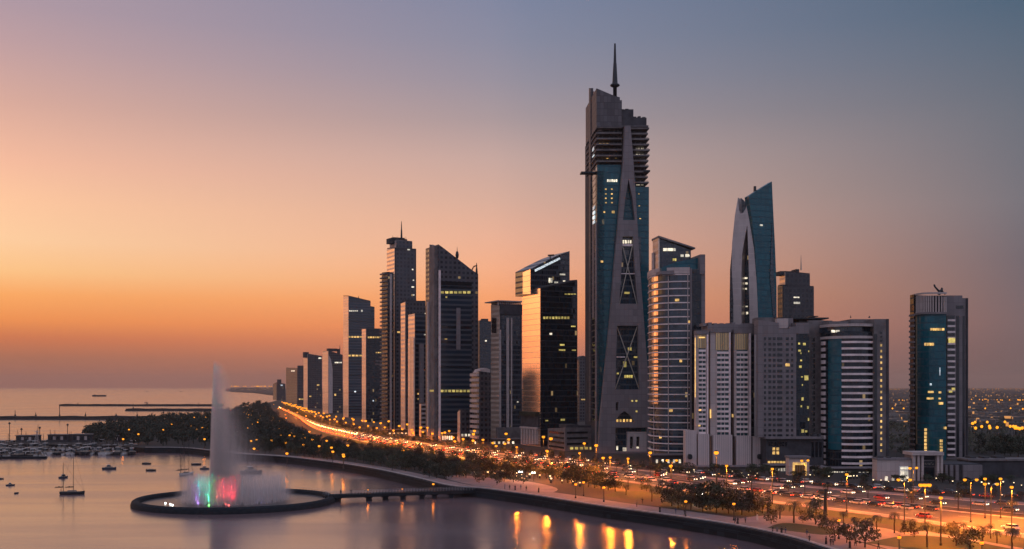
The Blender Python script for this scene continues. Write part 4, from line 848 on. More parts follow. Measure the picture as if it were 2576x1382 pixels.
def jet_density(t, tc):
    x, y, z = node(t, 'ShaderNodeSeparateXYZ', _0=tc).outputs
    h = mth(t, 'DIVIDE', z, JH, True); q = mth(t, 'SUBTRACT', 1.0, h)
    d = mth(t, 'SUBTRACT', x, mth(t, 'ADD', mth(t, 'MULTIPLY', h, 1.3), -2.4))
    edge = maprange(t, d, 0.0, .45)
    core = mth(t, 'EXPONENT', mth(t, 'DIVIDE', mth(t, 'MULTIPLY', d, -1), mth(t, 'ADD', mth(t, 'MULTIPLY', q, 3.6), .9)))
    drift = mth(t, 'MULTIPLY', mth(t, 'EXPONENT', mth(t, 'DIVIDE', mth(t, 'MULTIPLY', d, -1), mth(t, 'ADD', mth(t, 'MULTIPLY', mth(t, 'MULTIPLY', q, q), 9), .5))), .24)
    yy = mth(t, 'DIVIDE', y, mth(t, 'ADD', mth(t, 'MULTIPLY', q, 3.0), 1.1)); thick = mth(t, 'EXPONENT', mth(t, 'MULTIPLY', mth(t, 'MULTIPLY', yy, yy), -1))
    mp = node(t, 'ShaderNodeMapping', Vector=tc, Scale=(1.1, 1.1, .13)).outputs[0]
    nz = maprange(t, node(t, 'ShaderNodeTexNoise', Vector=mp, Scale=1.0, Detail=3.0).outputs[0], .3, .7, .45, 1.4)
    top = maprange(t, h, .93, 1.0, 1, .1)
    tot = mth(t, 'MULTIPLY', mth(t, 'MULTIPLY', mth(t, 'ADD', core, drift), edge), mth(t, 'MULTIPLY', thick, nz))
    return mth(t, 'MULTIPLY', mth(t, 'MULTIPLY', tot, top), 1.7)
def spray_density(t, tc):
    x, y, z = node(t, 'ShaderNodeSeparateXYZ', _0=tc).outputs
    rr = mth(t, 'SQRT', mth(t, 'ADD', mth(t, 'MULTIPLY', x, x), mth(t, 'MULTIPLY', y, y)))
    a = mth(t, 'DIVIDE', mth(t, 'SUBTRACT', rr, 15), 2.6); ring = mth(t, 'EXPONENT', mth(t, 'MULTIPLY', mth(t, 'MULTIPLY', a, a), -1))
    ring = mth(t, 'ADD', ring, mth(t, 'MULTIPLY', maprange(t, rr, 21, 10), .28))
    mp = node(t, 'ShaderNodeMapping', Vector=tc, Scale=(.9, .9, .06)).outputs[0]
    nz = maprange(t, node(t, 'ShaderNodeTexNoise', Vector=mp, Scale=1.0, Detail=2.0).outputs[0], .38, .68, .15, 1.7)
    fall = mth(t, 'POWER', maprange(t, z, 10.5, 0, 0, 1, False), 1.2)
    return mth(t, 'MULTIPLY', mth(t, 'MULTIPLY', mth(t, 'MULTIPLY', ring, nz), fall), .34)
jl = Vector((-6.4, 0, .7))
mb = MB(); prj = [(0, -3.0, 24, 8), (.25, -2.7, 21, 7), (.5, -2.4, 15, 5.5), (.75, -2.0, 8, 3.5), (.9, -1.7, 4, 2.4), (1.0, -1.5, 1.6, 1.2)]
n = 20; vs = []
for h, x0, x1, w in prj:
    for i in range(n): t = 2*math.pi*i/n; vs.append(FC+jl+Vector(((x0+x1)/2+(x1-x0)/2*math.cos(t), w*math.sin(t), h*JH)))
fs = [(k*n+i, k*n+(i+1) % n, (k+1)*n+(i+1) % n, (k+1)*n+i) for k in range(len(prj)-1) for i in range(n)]+[tuple(range(n-1, -1, -1)), tuple((len(prj)-1)*n+i for i in range(n))]
mb.idx(vs, fs); M['jet'] = volmat('jet_mist', jet_density); mb.build('water_jet', M['jet'], r, False, jl)
mb = MB(); mb.lathe(FC+Vector((0, 0, .8)), [(21, 0), (21, 10.6)], 32); M['spray'] = volmat('spray_mist', spray_density); mb.build('spray_curtain', M['spray'], r, False, (0, 0, .8))
def fl(dx, dy, col, e, sz=40, z=1.0):
    l = bpy.data.lights.new('fountain_light', 'SPOT'); l.energy = e; l.color = col; l.spot_size = R(sz); l.spot_blend = 1; l.shadow_soft_size = .3
    o = bpy.data.objects.new('fountain_light', l); COL.objects.link(o); o.parent = r; o.location = (dx, dy, z); o.rotation_euler = (R(180), 0, 0)
M['water_streak'] = mat('falling_water', (.75, .68, .66), .35); M['water_streak'].node_tree.nodes['Principled BSDF'].inputs['Alpha'].default_value = .12
rng = random.Random(41)
for k in range(48):
    t = 2*math.pi*k/48+rng.uniform(-.03, .03); hgt = rng.uniform(6.5, 10); r0 = 14.6+rng.uniform(-.6, .6); pr = None; mb = MB()
    for j in range(9):
        f = j/8; rr2 = r0+f*2.6; z = .9+hgt*(1-(2*min(f*1.05, 1)-1)**2)*1.0 if j else .9
        q = FC+Vector((rr2*math.cos(t), rr2*math.sin(t), z))
        if pr is not None: mb.tube(pr, q, .05+.05*f, .055+.05*f, 4)
        pr = q
    mb.build('spray_jet', M['water_streak'], r)
for k in range(14):
    x0 = -6.4-2.1+rng.uniform(0, 4.2); hh_ = rng.uniform(16, 44)*(1-.12*(x0+8.5)); mb = MB(); mb.tube(FC+Vector((x0, rng.uniform(-1, 1), .8)), FC+Vector((x0*.25+-7.6*.75, rng.uniform(-.3, .3), hh_)), .12, .02, 5); mb.build('jet_strand', M['water_streak'], r)
def px2x(px): return (px-592)*FD/FP
for px, col, e in ((532, (.0, 1, .9), 9000), (540, (.0, 1, .75), 11000), (549, (.02, 1, .5), 9000), (558, (.1, 1, .05), 5000), (520, (.45, .15, 1), 4000), (574, (1, .08, .06), 6000), (584, (1, .04, .04), 9000), (596, (1, .03, .04), 12000), (608, (1, .03, .03), 9000)):
    fl(px2x(px)*(362/376), -13, col, e*(10 if px < 570 else 8), 46, .7)
LAMPS = [(437, 'w'), (456, 'w'), (468, 'w'), (518, 'v'), (545, 'c'), (556, 'g'), (668, 'b'), (590, 'r'), (604, 'r')]
LC = {'w': (1, 1, .9), 'v': (.6, .35, 1), 'c': (.1, 1, .85), 'g': (.2, 1, .2), 'b': (.25, .3, 1), 'r': (1, .12, .1)}
LN = {'w': 'white', 'v': 'violet', 'c': 'cyan', 'g': 'green', 'b': 'blue', 'r': 'red'}
for i, (px, k) in enumerate(LAMPS):
    m = M.setdefault('fl_'+k, emit('fountain_lamp_'+LN[k], LC[k], 5)); mb = MB(); c = FC+Vector((px2x(px), -9-3*(i % 3), .9)); mb.lathe(c, [(.3, -.3), (.3, .0), (.22, .22), (.08, .3)], 8); o = mb.build('lamp_fitting', m, rim_o); o['label'] = LN[k]+' light fitting'
# footbridge
a = A(815, 1246.5, 379); b = A(1235, 1231, 400); a_br, b_br = a.copy(), b.copy(); d = (b-a).normalized(); ud = Vector((d.x, d.y)); nn = Vector((d.y, -d.x, 0))
r = thing('footbridge', 'low footbridge on short piers linking the fountain island to the shore', 'bridge', Vector((a.x, a.y, 0)))
path = [a.lerp(b, i/14) for i in range(15)]; zt = [p.z for p in path]
mb = MB(); mb.ribbon(path, -1.9, 1.9, [z-.7 for z in zt], zt); mb.ribbon(path, 1.9, 2.2, [z-1.0 for z in zt], [z+.15 for z in zt]); mb.ribbon(path, -2.2, -1.9, [z-1.0 for z in zt], [z+.15 for z in zt]); dk_o = mb.build('deck', M['wall_dark'], r)
for cx in (663, 868, 978, 1097, 1227, 1313, 1430):
    px = (900+cx/1.819)*.6708; t = (px-815)/420; p = a.lerp(b, t); mb = MB(); q = [(p.x-.8, p.y-1.8), (p.x+.8, p.y-1.8), (p.x+.8, p.y+1.8), (p.x-.8, p.y+1.8)]
    mb.prism(q, -2, p.z-.7); mb.prism([(x+(.5 if x > p.x else -.5), y) for x, y in q], p.z-1.3, p.z-.72); mb.build('pier', M['wall_dark'], r)
for sgn in (-1, 1):
    mb = MB()
    for i in range(57):
        p = a.lerp(b, i/56)+nn*1.8*sgn; mb.tube(p, p+Vector((0, 0, 1.1)), .04, .04, 4)
    for h in (.55, 1.1): mb.tube(a+nn*1.8*sgn+Vector((0, 0, h)), b+nn*1.8*sgn+Vector((0, 0, h)), .045, .045, 4)
    mb.build('railing', M['metal_grey'], dk_o)
rr_ = thing('island_railing', 'thin railing on the fountain island where the footbridge lands', 'railing', FC)
mb = MB()
pts = [FC+Vector((31.6*math.cos(R(t)), 31.6*math.sin(R(t)), 1.8)) for t in range(2, 60, 3)]
for p in pts: mb.tube(p, p+Vector((0, 0, 1.1)), .05, .05, 4)
for p, q in zip(pts[:-1], pts[1:]): mb.tube(p+Vector((0, 0, 1.1)), q+Vector((0, 0, 1.1)), .05, .05, 4)
mb.build('rails', M['metal_grey'], rr_)

# ------------------------------------------------------------------ boats
def hull_mesh(mb, L, B, Hh, m=0, draft=.4, sheer=.35):
    xs = [-.5, -.46, -.25, 0, .2, .36, .46, .5]; bw = [.62, .8, .97, 1, .9, .6, .25, .02]; vs = []
    for x, w in zip(xs, bw):
        zt = Hh*(1+sheer*max(0, x*2)**2+.12*max(0, -x*2)**2)
        vs += [(x*L*.93, -B/2*w*.55, -draft), (x*L, -B/2*w, Hh*.45), (x*L, -B/2*w*1.02, zt), (x*L, B/2*w*1.02, zt), (x*L, B/2*w, Hh*.45), (x*L*.93, B/2*w*.55, -draft)]
    fs = []
    for i in range(len(xs)-1):
        for k in range(6): l = (k+1) % 6; fs.append((i*6+k, i*6+6+k, i*6+6+l, i*6+l))
    fs += [(0, 1, 2, 3, 4, 5), tuple((len(xs)-1)*6+k for k in range(5, -1, -1))]
    mb.idx(vs, fs, m)
M['hull_dark'] = mat('dark_hull_paint', (.02, .024, .03), .4, 0, .3, 1); M['hull_white'] = mat('white_hull_paint', (.5, .47, .45), .4, 0, .15, 1); M['deck'] = mat('boat_deck', (.24, .19, .15), .7, 0, .3, 2)
M['hull_blue'] = mat('navy_hull_paint', (.03, .045, .07), .35, 0, .2, 1)
def sailboat(name, label, loc, L, mast_h, rz, hullm='hull_dark', masts=((.05, 1.0),), group=None):
    r = thing(name, label, 'sailing boat', (0, 0, 0), group); mb = MB(); hull_mesh(mb, L, L*.3, L*.11); mb.build('hull', M[hullm], r)
    mb = MB(); mb.prism([(-L*.22, -L*.09), (L*.14, -L*.07), (L*.2, 0), (L*.14, L*.07), (-L*.22, L*.09)], L*.1, L*.17, 0, None, .85); mb.build('cabin', M['deck'], r)
    mb = MB(); mb.box(-L*.42, -L*.25, -L*.09, L*.09, L*.1, L*.13); mb.tube((-L*.44, 0, L*.1), (-L*.44, 0, L*.24), .06, .05, 5); mb.build('cockpit', M['deck'], r)
    for x, f in masts:
        h = mast_h*f; mb = MB(); mb.tube((x*L, 0, L*.1), (x*L, 0, h), .11, .06, 6); ms = mb.build('mast', M['metal_dark'], r)
        mb = MB(); mb.tube((x*L, 0, L*.3), (x*L-L*.36, 0, L*.28), .07, .06, 5); mb.ball((x*L-L*.18, 0, L*.32), L*.035, 6, 0, 1); mb.tube((x*L-.02, 0, L*.32), (x*L-L*.34, 0, L*.31), .16, .1, 6); mb.build('boom', M['metal_dark'], ms)
        mb = MB(); mb.tube((x*L, 0, h*.98), (L*.48, 0, L*.14), .03, .03, 4); mb.tube((x*L, 0, h*.98), (-L*.48, 0, L*.12), .03, .03, 4)
        for s_ in (-1, 1): mb.tube((x*L, 0, h*.9), (x*L-.2, s_*L*.14, L*.11), .025, .025, 4)
        mb.tube((x*L, -L*.08, h*.62), (x*L, L*.08, h*.62), .03, .03, 4); mb.build('rigging', M['metal_dark'], ms)
    return move(r, loc, rz)
def motorboat(name, label, loc, L, rz, hullm='hull_blue', top=True, group=None):
    r = thing(name, label, 'motor boat', (0, 0, 0), group); mb = MB(); hull_mesh(mb, L, L*.36, L*.13); mb.build('hull', M[hullm], r)
    mb = MB(); mb.prism([(-L*.3, -L*.12), (L*.16, -L*.11), (L*.26, 0), (L*.16, L*.11), (-L*.3, L*.12)], L*.12, L*.2, 0, None, .9); mb.build('foredeck', M['deck'], r)
    if top:
        mb = MB(); mb.prism([(-L*.16, -L*.1), (L*.1, -L*.09), (L*.1, L*.09), (-L*.16, L*.1)], L*.2, L*.32, 0, None, .75); mb.build('wheelhouse', M['dark_glass'], r)
        mb = MB(); mb.box(-L*.19, L*.07, -L*.1, L*.1, L*.32, L*.34); mb.tube((-L*.05, 0, L*.34), (-L*.05, 0, L*.5), .05, .03, 5); mb.build('roof', M['hull_white'], r)
    else:
        mb = MB(); mb.box(-L*.47, -L*.41, -.25, .25, L*.05, L*.2); mb.build('outboard', M['metal_dark'], r)
    return move(r, loc, rz)
W0 = lambda px, py: G(px, py, 0)
sailboat('sailing_yacht', 'dark two-masted sailing yacht anchored alone on the open water left of the fountain', W0(182, 1244), 8.8, 16.5, R(8), masts=((.05, 1.0), (-.36, .72)))
motorboat('moored_cruiser', 'small dark cruiser drifting just behind the masts of the two-masted yacht', W0(160, 1203), 5.0, R(70))
motorboat('motor_launch', 'navy motor launch with a low wheelhouse, largest of the boats moored beyond the yacht', W0(275, 1181), 6.6, R(4))
motorboat('dinghy', 'dark open dinghy moored nearest the marina piers, upper one of two', W0(369, 1168), 4.6, R(-6), 'hull_dark', False)
motorboat('dinghy', 'dark open dinghy just in front of another dinghy, lower one of two', W0(380, 1185), 4.7, R(3), 'hull_dark', False)
motorboat('dinghy', 'dark open boat left of the fountain jet, farther one of two beside the bare masts', W0(494, 1170), 4.9, R(8), 'hull_dark', False)
motorboat('motor_launch', 'dark launch half hidden behind the left edge of the fountain jet', W0(515, 1181), 4.6, R(-10))
sailboat('sailing_yacht', 'pale moored yacht whose bare masts rise behind the fountain spray', W0(470, 1195), 8, 17, R(60), 'hull_white', ((.15, 1.0), (-.2, .95), (-.45, .8)))
motorboat('dinghy', 'tiny dinghy cut by the left edge of the picture', W0(0, 1206), 3.2, 0, 'hull_dark', False)
motorboat('motor_launch', 'small pale-topped launch near the left edge, left of the yacht', W0(26, 1222), 3.4, R(20))
motorboat('dinghy', 'smallest dinghy, seen end-on below the launch near the left edge', W0(42, 1242), 2.6, R(85), 'hull_dark', False)
motorboat('moored_cruiser', 'dark cruiser seen through the mist right of the fountain jet', W0(632, 1192), 10, R(4), 'hull_dark')
motorboat('moored_cruiser', 'small boat moored in front of the wooded shore, above the bare masts', W0(423, 1136), 6.5, R(80), 'hull_dark')
r = thing('cargo_barge', 'long low dark barge far out on the sea', 'barge', (0, 0, 0)); mb = MB(); hull_mesh(mb, 54, 11, 5.2, 0, 1, .1); mb.build('hull', M['hull_dark'], r); mb = MB(); mb.box(-22, -14, -3, 3, 5, 7.5); mb.build('wheelhouse', M['hull_dark'], r); mb = MB(); mb.box(-12, 22, -4, 4, 5.2, 6.2); mb.build('hatch_cover', M['metal_dark'], r); move(r, W0(250, 998), R(2))
for px, py, lb in ((370, 985.5, 'far-off dark boat on the horizon, left one of two'), (455, 986.5, 'far-off dark boat on the horizon, right one of two')):
    motorboat('distant_boat', lb, W0(px, py), 16, R(5), 'hull_dark')
sailboat('distant_sailboat', 'tiny sailing boat far out just above the farthest breakwater', W0(368, 1014.5), 9, 11, R(10))
# marina: pontoons and rows of moored yachts
rng = random.Random(11)
for i, (y, x1, lb) in enumerate(((1119, 356, 'rearmost floating pontoon of the marina below the quay'), (1128.5, 352, 'second floating pontoon of the marina counting from the quay'), (1139.5, 345, 'third floating pontoon of the marina counting from the quay'), (1154, 118, 'nearest short floating pontoon of the marina at the left edge'))):
    r = thing('pontoon', lb, 'pontoon', W0(100, y)); mb = MB(); mb.ribbon([W0(-300, y), W0(100, y), W0(x1, y-.4)], -2.2, 2.2, -.5, 1.1); mb.build('walkway', M['wall_dark'], r)
    for x in range(-40, x1, 34):
        p = W0(x, y-.6); mb = MB(); mb.tube((p.x, p.y, -1), (p.x, p.y, 3.2), .3, .3, 6); mb.build('pile', M['metal_dark'], r)
yp = motorboat('moored_yacht', 'x', (0, 0, 0), 11, 0, 'hull_white'); sp = sailboat('moored_sailboat', 'x', (0, 0, 0), 10, 13, 0, 'hull_white'); dk = motorboat('moored_cruiser', 'x', (0, 0, 0), 12, 0, 'hull_dark')
first = {0: True, 1: True, 2: True}
def moor(k, loc, rz, label, sc):
    src = (yp, sp, dk)[k]; g = 'boats moored in the marina'
    if first[k]: first[k] = False; o = move(src, loc, rz, sc); o['label'] = label; o['group'] = g
    else: dup(src, loc, rz, label, g, sc)
ROWN = ('between the quay and the rearmost pontoon', 'along the second pontoon from the quay', 'along the third pontoon from the quay', 'along the nearest short pontoon')
for j, (y, x1) in enumerate(((1122.5, 350), (1132.5, 345), (1144, 338), (1151, 112))):
    x = -14+rng.uniform(0, 6)
    while x < x1:
        k = rng.choice((0, 0, 1, 2, 2))
        moor(k, W0(x, y+rng.uniform(-1.2, 1.2)), R(90+rng.choice((0, 180))+rng.uniform(-14, 14)), ('pale motor yacht moored in the marina ', 'small sailing boat moored in the marina ', 'dark cruiser moored in the marina ')[k]+ROWN[j], rng.uniform(.75, 1.15))
        x += rng.uniform(9, 15)
r = thing('lattice_mast', 'tall pale lattice navigation mast rising from the marina at the left', 'mast', G(93, 1117)); mb = MB(); b = G(93, 1117)
h = (1117-1080)*b.y/FP
for sx_, sy_ in ((-1, -1), (1, -1), (1, 1), (-1, 1)): mb.tube(b+Vector((sx_*1.2, sy_*1.2, 0)), b+Vector((0, 0, h)), .16, .08, 4)
for k in range(1, 6):
    for sx_ in (-1, 1): mb.tube(b+Vector((sx_*1.2*(1-k/7), 0, h*k/7)), b+Vector((-sx_*1.2*(1-(k+1)/7), 0, h*(k+1)/7)), .07, .07, 4)
mb.build('lattice', M['stone_warm'], r); mb = MB(); mb.box(b.x-2.2, b.x+2.2, b.y-.3, b.y+.3, b.z+h*.6, b.z+h*.64); mb.box(b.x-1.5, b.x+1.5, b.y-.3, b.y+.3, b.z+h*.8, b.z+h*.83); mb.build('crossarm', M['stone_warm'], r)
for i, (px, hh) in enumerate(((24, 12), (54, 8), (100, 9), (170, 11), (208, 6), (247, 7))):
    b = G(px, 1111); r = thing('quay_post', 'dark quay lamp post, '+ORD[i]+' from the left along the marina quay', 'post', b, 'dark posts along the marina quay')
    mb = MB(); mb.tube(b, b+Vector((0, 0, hh)), .28, .2, 6); mb.build('pole', M['metal_dark'], r); mb = MB(); mb.lathe(b+Vector((0, 0, hh-.5)), [(.3, 0), (.9, .5), (.5, 1.2), (.1, 1.5)], 8); mb.build('lantern_cap', M['metal_dark'], r)
for i, (x0, x1, y, h) in enumerate(((285, 300, 1113, 4), (180, 232, 1113, 5), (120, 172, 1112, 4.5), (40, 92, 1112, 4))):
    FL, FR = frame(x0-1, x0, x1, G(x0, y).y, R(2)); r = thing('quay_shed', 'low flat marina shed on the quay, '+ORD[i]+' from the right', 'shed', (FR.C.x, FR.C.y, ZG)); mb = MB(); mb.panel(FR, [(0, ZG), (FR.w, ZG), (FR.w, ZG+h), (0, ZG+h)], -8, 0); mb.build('wall', M['concrete_dark'], r)
    for k in range(5): mb = MB(); mb.panel(FR, [(FR.w*(.08+.18*k), ZG+h*.3), (FR.w*(.2+.18*k), ZG+h*.3), (FR.w*(.2+.18*k), ZG+h*.8), (FR.w*(.08+.18*k), ZG+h*.8)], -.1, .1); mb.build('opening', M['stone_warm' if k % 2 else 'dark_glass'], r)
    mb = MB(); mb.panel(FR, [(-.4, ZG+h), (FR.w+.4, ZG+h), (FR.w+.4, ZG+h+.4), (-.4, ZG+h+.4)], -8.4, .8); mb.build('roof', M['concrete'], r)
# ------------------------------------------------------------------ street lamps
def lamp_proto(name, h, arms, lm, energy, orb=.55, col=(1, .23, .016)):
    r = thing(name, 'x', 'street lamp'); mb = MB(); mb.tube((0, 0, -.1), (0, 0, h), .16, .09, 6); mb.lathe((0, 0, 0), [(.3, -.1), (.3, .5), (.18, .7)], 8); mb.build('pole', M['metal_dark'], r)
    n = len(arms)
    for ax in arms:
        p = Vector((ax, 0, h+.1))
        if ax:
            mb = MB(); mb.tube((0, 0, h-.3), (ax*.6, 0, h+.25), .07, .06, 5); mb.tube((ax*.6, 0, h+.25), (ax, 0, h+.3), .06, .05, 5); mb.build('arm', M['metal_grey'], r)
        mb = MB(); mb.ball(p, orb, 8, 0, .8); la = mb.build('lantern', M[lm], r)
        mb = MB(); mb.lathe(p, [(orb*.9, orb*.62), (orb*.75, orb*.8), (orb*.3, orb*.95), (orb*.1, orb*1.05)], 10); mb.build('lantern_cap', M['metal_dark'], la)
    if energy:
        l = bpy.data.lights.new('lamp_light', 'SPOT'); l.energy = energy; l.color = col; l.shadow_soft_size = .3; l.spot_size = R(176); l.spot_blend = .3; o = bpy.data.objects.new('lamp_light', l); COL.objects.link(o); o.parent = r; o.location = (0, -1.1, h-.2-orb)
    return r
class Kind:
    def __init__(s, proto): s.p, s.used = proto, False
    def put(s, loc, rz=0, label=None, group=None, sc=None):
        if not s.used: s.used = True; o = move(s.p, loc, rz, sc); o['label'] = label; o['group'] = group; return o
        return dup(s.p, loc, rz, label, group, sc)
M['garden'] = emit('garden_light_glass', (1, .75, .42), 2.2)
E0 = 22000
L1 = Kind(lamp_proto('street_lamp', 11, (0,), 'sodium', E0*1.5, .5)); L2 = Kind(lamp_proto('street_lamp', 11.5, (-1.6, 1.6), 'sodium', E0*1.0, .5)); L3 = Kind(lamp_proto('street_lamp', 11.5, (-1.1, 0, 1.1), 'sodium', E0*1.2, .62)); LP = Kind(lamp_proto('park_lamp', 4.5, (0,), 'sodium', E0*.013, .45))
LF = Kind(lamp_proto('street_lamp', 11, (0,), 'sodium_far', E0*.9, .85)); LQ = Kind(lamp_proto('park_lamp', 5.5, (0,), 'sodium_far', E0*.03, .7)); LS = Kind(lamp_proto('street_lamp', 11, (0,), 'sodium_far', E0*.25, .8)); LV = Kind(lamp_proto('street_lamp', 11, (0,), 'sodium_far', E0*.75, 1.0))
def byhead(px, py, h): Y = (HC-ZG-h)*FP/(py-HY); return Vector(((px-CX)*Y/FP, Y, ZG))
NEAR = [(L1, 2130, 1195, 'tall single street lamp at the kerb left of the lilac-grey annex'), (L1, 1943, 1181, 'street lamp in front of the dark podium left of the lit gate pavilion'), (L1, 1828, 1173, 'street lamp in front of the pale podium panels of the striped bays'),
        (L2, 1690, 1163, 'twin street lamp below the round-fronted tower'), (L3, 2327, 1217, 'three-headed street lamp with the brightest flare, before the columned entrance'), (L2, 2275, 1213, 'twin street lamp below the tall bright window of the annex'),
        (L2, 2442, 1213, 'twin street lamp before the plain stone piers'), (L2, 2493, 1224, 'twin street lamp left of the last two lamps at the right edge'), (L1, 2545, 1227, 'rightmost single street lamp on the far pavement'), (L1, 2517, 1206, 'street lamp high against the dark hall, right of a pair'), (L1, 2478, 1206, 'street lamp high against the dark hall, left of a pair'),
        (L1, 1535, 1152, 'street lamp before the foot of the A-frame tower'), (L1, 1458, 1141, 'street lamp before the low car park block'), (L1, 1375, 1135, 'street lamp left of the low car park block'), (L1, 2367, 1254, 'low street lamp between the carriageways below the columned entrance'),
        (L1, 1580, 1155, 'street lamp right of the A-frame entrance'), (L1, 1300, 1126, 'street lamp below the pergola-topped tower')]
for k, px, py, lb in NEAR: k.put(byhead(px, py, 11 if k is not L3 else 12), 0, lb, 'street lamps near the towers')
PARK = [(2110, 1309, 'park lamp on the plaza among the palms, nearest the seawall'), (1846, 1268, 'park lamp at the right end of the dense grove by the seawall'), (1519, 1227, 'park lamp at the left end of the round lawn'), (1448, 1219, 'park lamp inside the grove left of the round lawn'), (1468, 1214, 'small park lamp behind the grove left of the round lawn'), (1725, 1262, 'park lamp hidden in the dense grove'), (2262, 1352, 'park lamp on the lawn at the bottom right'), (2470, 1366, 'park lamp between the two palms at the bottom right'), (1090, 1219, 'lamp at the shore end of the footbridge'), (926, 1232, 'lamp with a glowing globe midway along the footbridge'), (1012, 1230, 'lamp on the footbridge nearest its shore half')]
for px, py, lb in PARK:
    if 'bridge' in lb: 
        p = A(px, py, 379+21*(px-815)/420); LP.put((p.x, p.y, p.z-4.5) if px == 1090 else (p.x, p.y, p.z-2.4), 0, lb, 'park lamps by the water', None if px == 1090 else .5)
    else: LP.put(byhead(px, py, 4.6), 0, lb, 'park lamps by the water')
c2 = [(200,538),(280,602),(338,605),(418,627),(495,635),(433,672),(540,680),(624,690),(705,738),(215,642),(312,655),(113,637),(96,697),(90,541),(1112,710),(1180,590),(1155,520),(75,645),(170,470),(120,380),(176,412),(230,395),(75,470),(55,488),(120,517),(320,730),(310,465),(270,510),(50,556)]
rngl = random.Random(12)
for k in range(34):
    t_ = rngl.random(); c2.append((-20+t_*760+rngl.uniform(-40, 40), 455+t_*250+rngl.uniform(-70, 60)))
for cx, cy in c2: LQ.put(byhead((900+cx/1.819)*.6708, (1300+cy/1.819)*.6708, 5.6), 0, 'yellow park lamp scattered through the dark wood beside the avenue', 'lamps in the wood beside the avenue')
for cx, cy in ((880,567),(944,598),(1138,523),(1172,530),(1114,568),(840,632),(1212,503),(1325,484),(1404,482),(1300,540),(1380,555),(1340,565),(1420,560),(1240,490),(1290,478),(1395,632)):
    LQ.put(byhead(cx/1.819*.6708, (1300+cy/1.819)*.6708, 5.6), 0, 'yellow lamp among the dark trees of the headland', 'lamps on the wooded headland')
s, i = 4.0, 0
acc = 0; prev = None
rng = random.Random(5)
def along(t, s0, s1, gap, jit=0):
    out = []; s = s0; last = None
    while s < s1:
        p, d = lane_at(t, s)
        if last is None or (p-last).length >= gap*(1+jit*rng.uniform(-1, 1)): out.append((s, p, d)); last = p
        s += .03
    return out
for t, gap, lb, g in ((.46, 42, 'street lamp on the planted median of the curving avenue', 'median lamps of the avenue'), (.9, 40, 'street lamp along the tower-side pavement of the avenue', 'tower-side lamps of the avenue')):
    for s, p, d in along(t, 2, 84 if t < .5 else 52, gap):
        far_ = p.y > 900
        if t < .5 and s > 62: L2.put((p.x, p.y, ZG), math.atan2(d.y, d.x)+R(90), lb, g)
        else: (LV if far_ else LF).put((p.x, p.y, ZG), 0, lb, g, rng.uniform(.85, 1.1))
for s, p, d in along(-.2, 40, 84, 48): 
    if s < 60: LS.put((p.x, p.y, ZG), 0, 'street lamp along the seaward verge of the avenue', 'seaward lamps of the avenue', .8)
# street level: lamps between the towers
for px, y in [(700,1030),(726,1034),(748,1040),(770,1049),(792,1050),(812,1052),(830,1058),(848,1063),(870,1066),(890,1070),(905,1078),(926,1074),(948,1080),(968,1078),(990,1086),(1012,1083),(1036,1084),(1064,1090),(1088,1094),(1112,1093),(1140,1104),(1165,1108),(1190,1112),(1215,1110),(1240,1118),(1270,1120)]:
    LF.put(byhead(px, y-1, 9), 0, 'yellow street lamp at the feet of the left-hand towers', 'lamps at the feet of the left-hand towers', .85)
for px, py, e in ((1760, 1243, 1), (1310, 1188, .7), (1342, 1190, .7), (1150, 1165, .6), (1172, 1168, .5)):
    b = byhead(px, py, 3.2); r = thing('floodlight', {1760: 'dazzling white twin floodlight in the grove by the seawall', 1310: 'white floodlight on the plaza edge, left of two', 1342: 'white floodlight on the plaza edge, right of two', 1150: 'small white floodlight by the avenue left of the plaza, brighter one', 1172: 'small white floodlight by the avenue left of the plaza, fainter one'}[px], 'floodlight', b)
    mb = MB(); mb.tube(b, b+Vector((0, 0, 3.2)), .08, .07, 6); mb.build('pole', M['metal_dark'], r)
    for dx in (-.7, .7): mb = MB(); mb.ball(b+Vector((dx*e, 0, 3.3)), .5*e, 8, 0, .7); mb.build('lamp_head', M['white_lamp'], r)
    l = bpy.data.lights.new('lamp_light', 'POINT'); l.energy = 900*e; l.color = (.95, .97, 1); l.shadow_soft_size = .1; o = bpy.data.objects.new('lamp_light', l); COL.objects.link(o); o.parent = r; o.location = (0, -.6, 3.3)
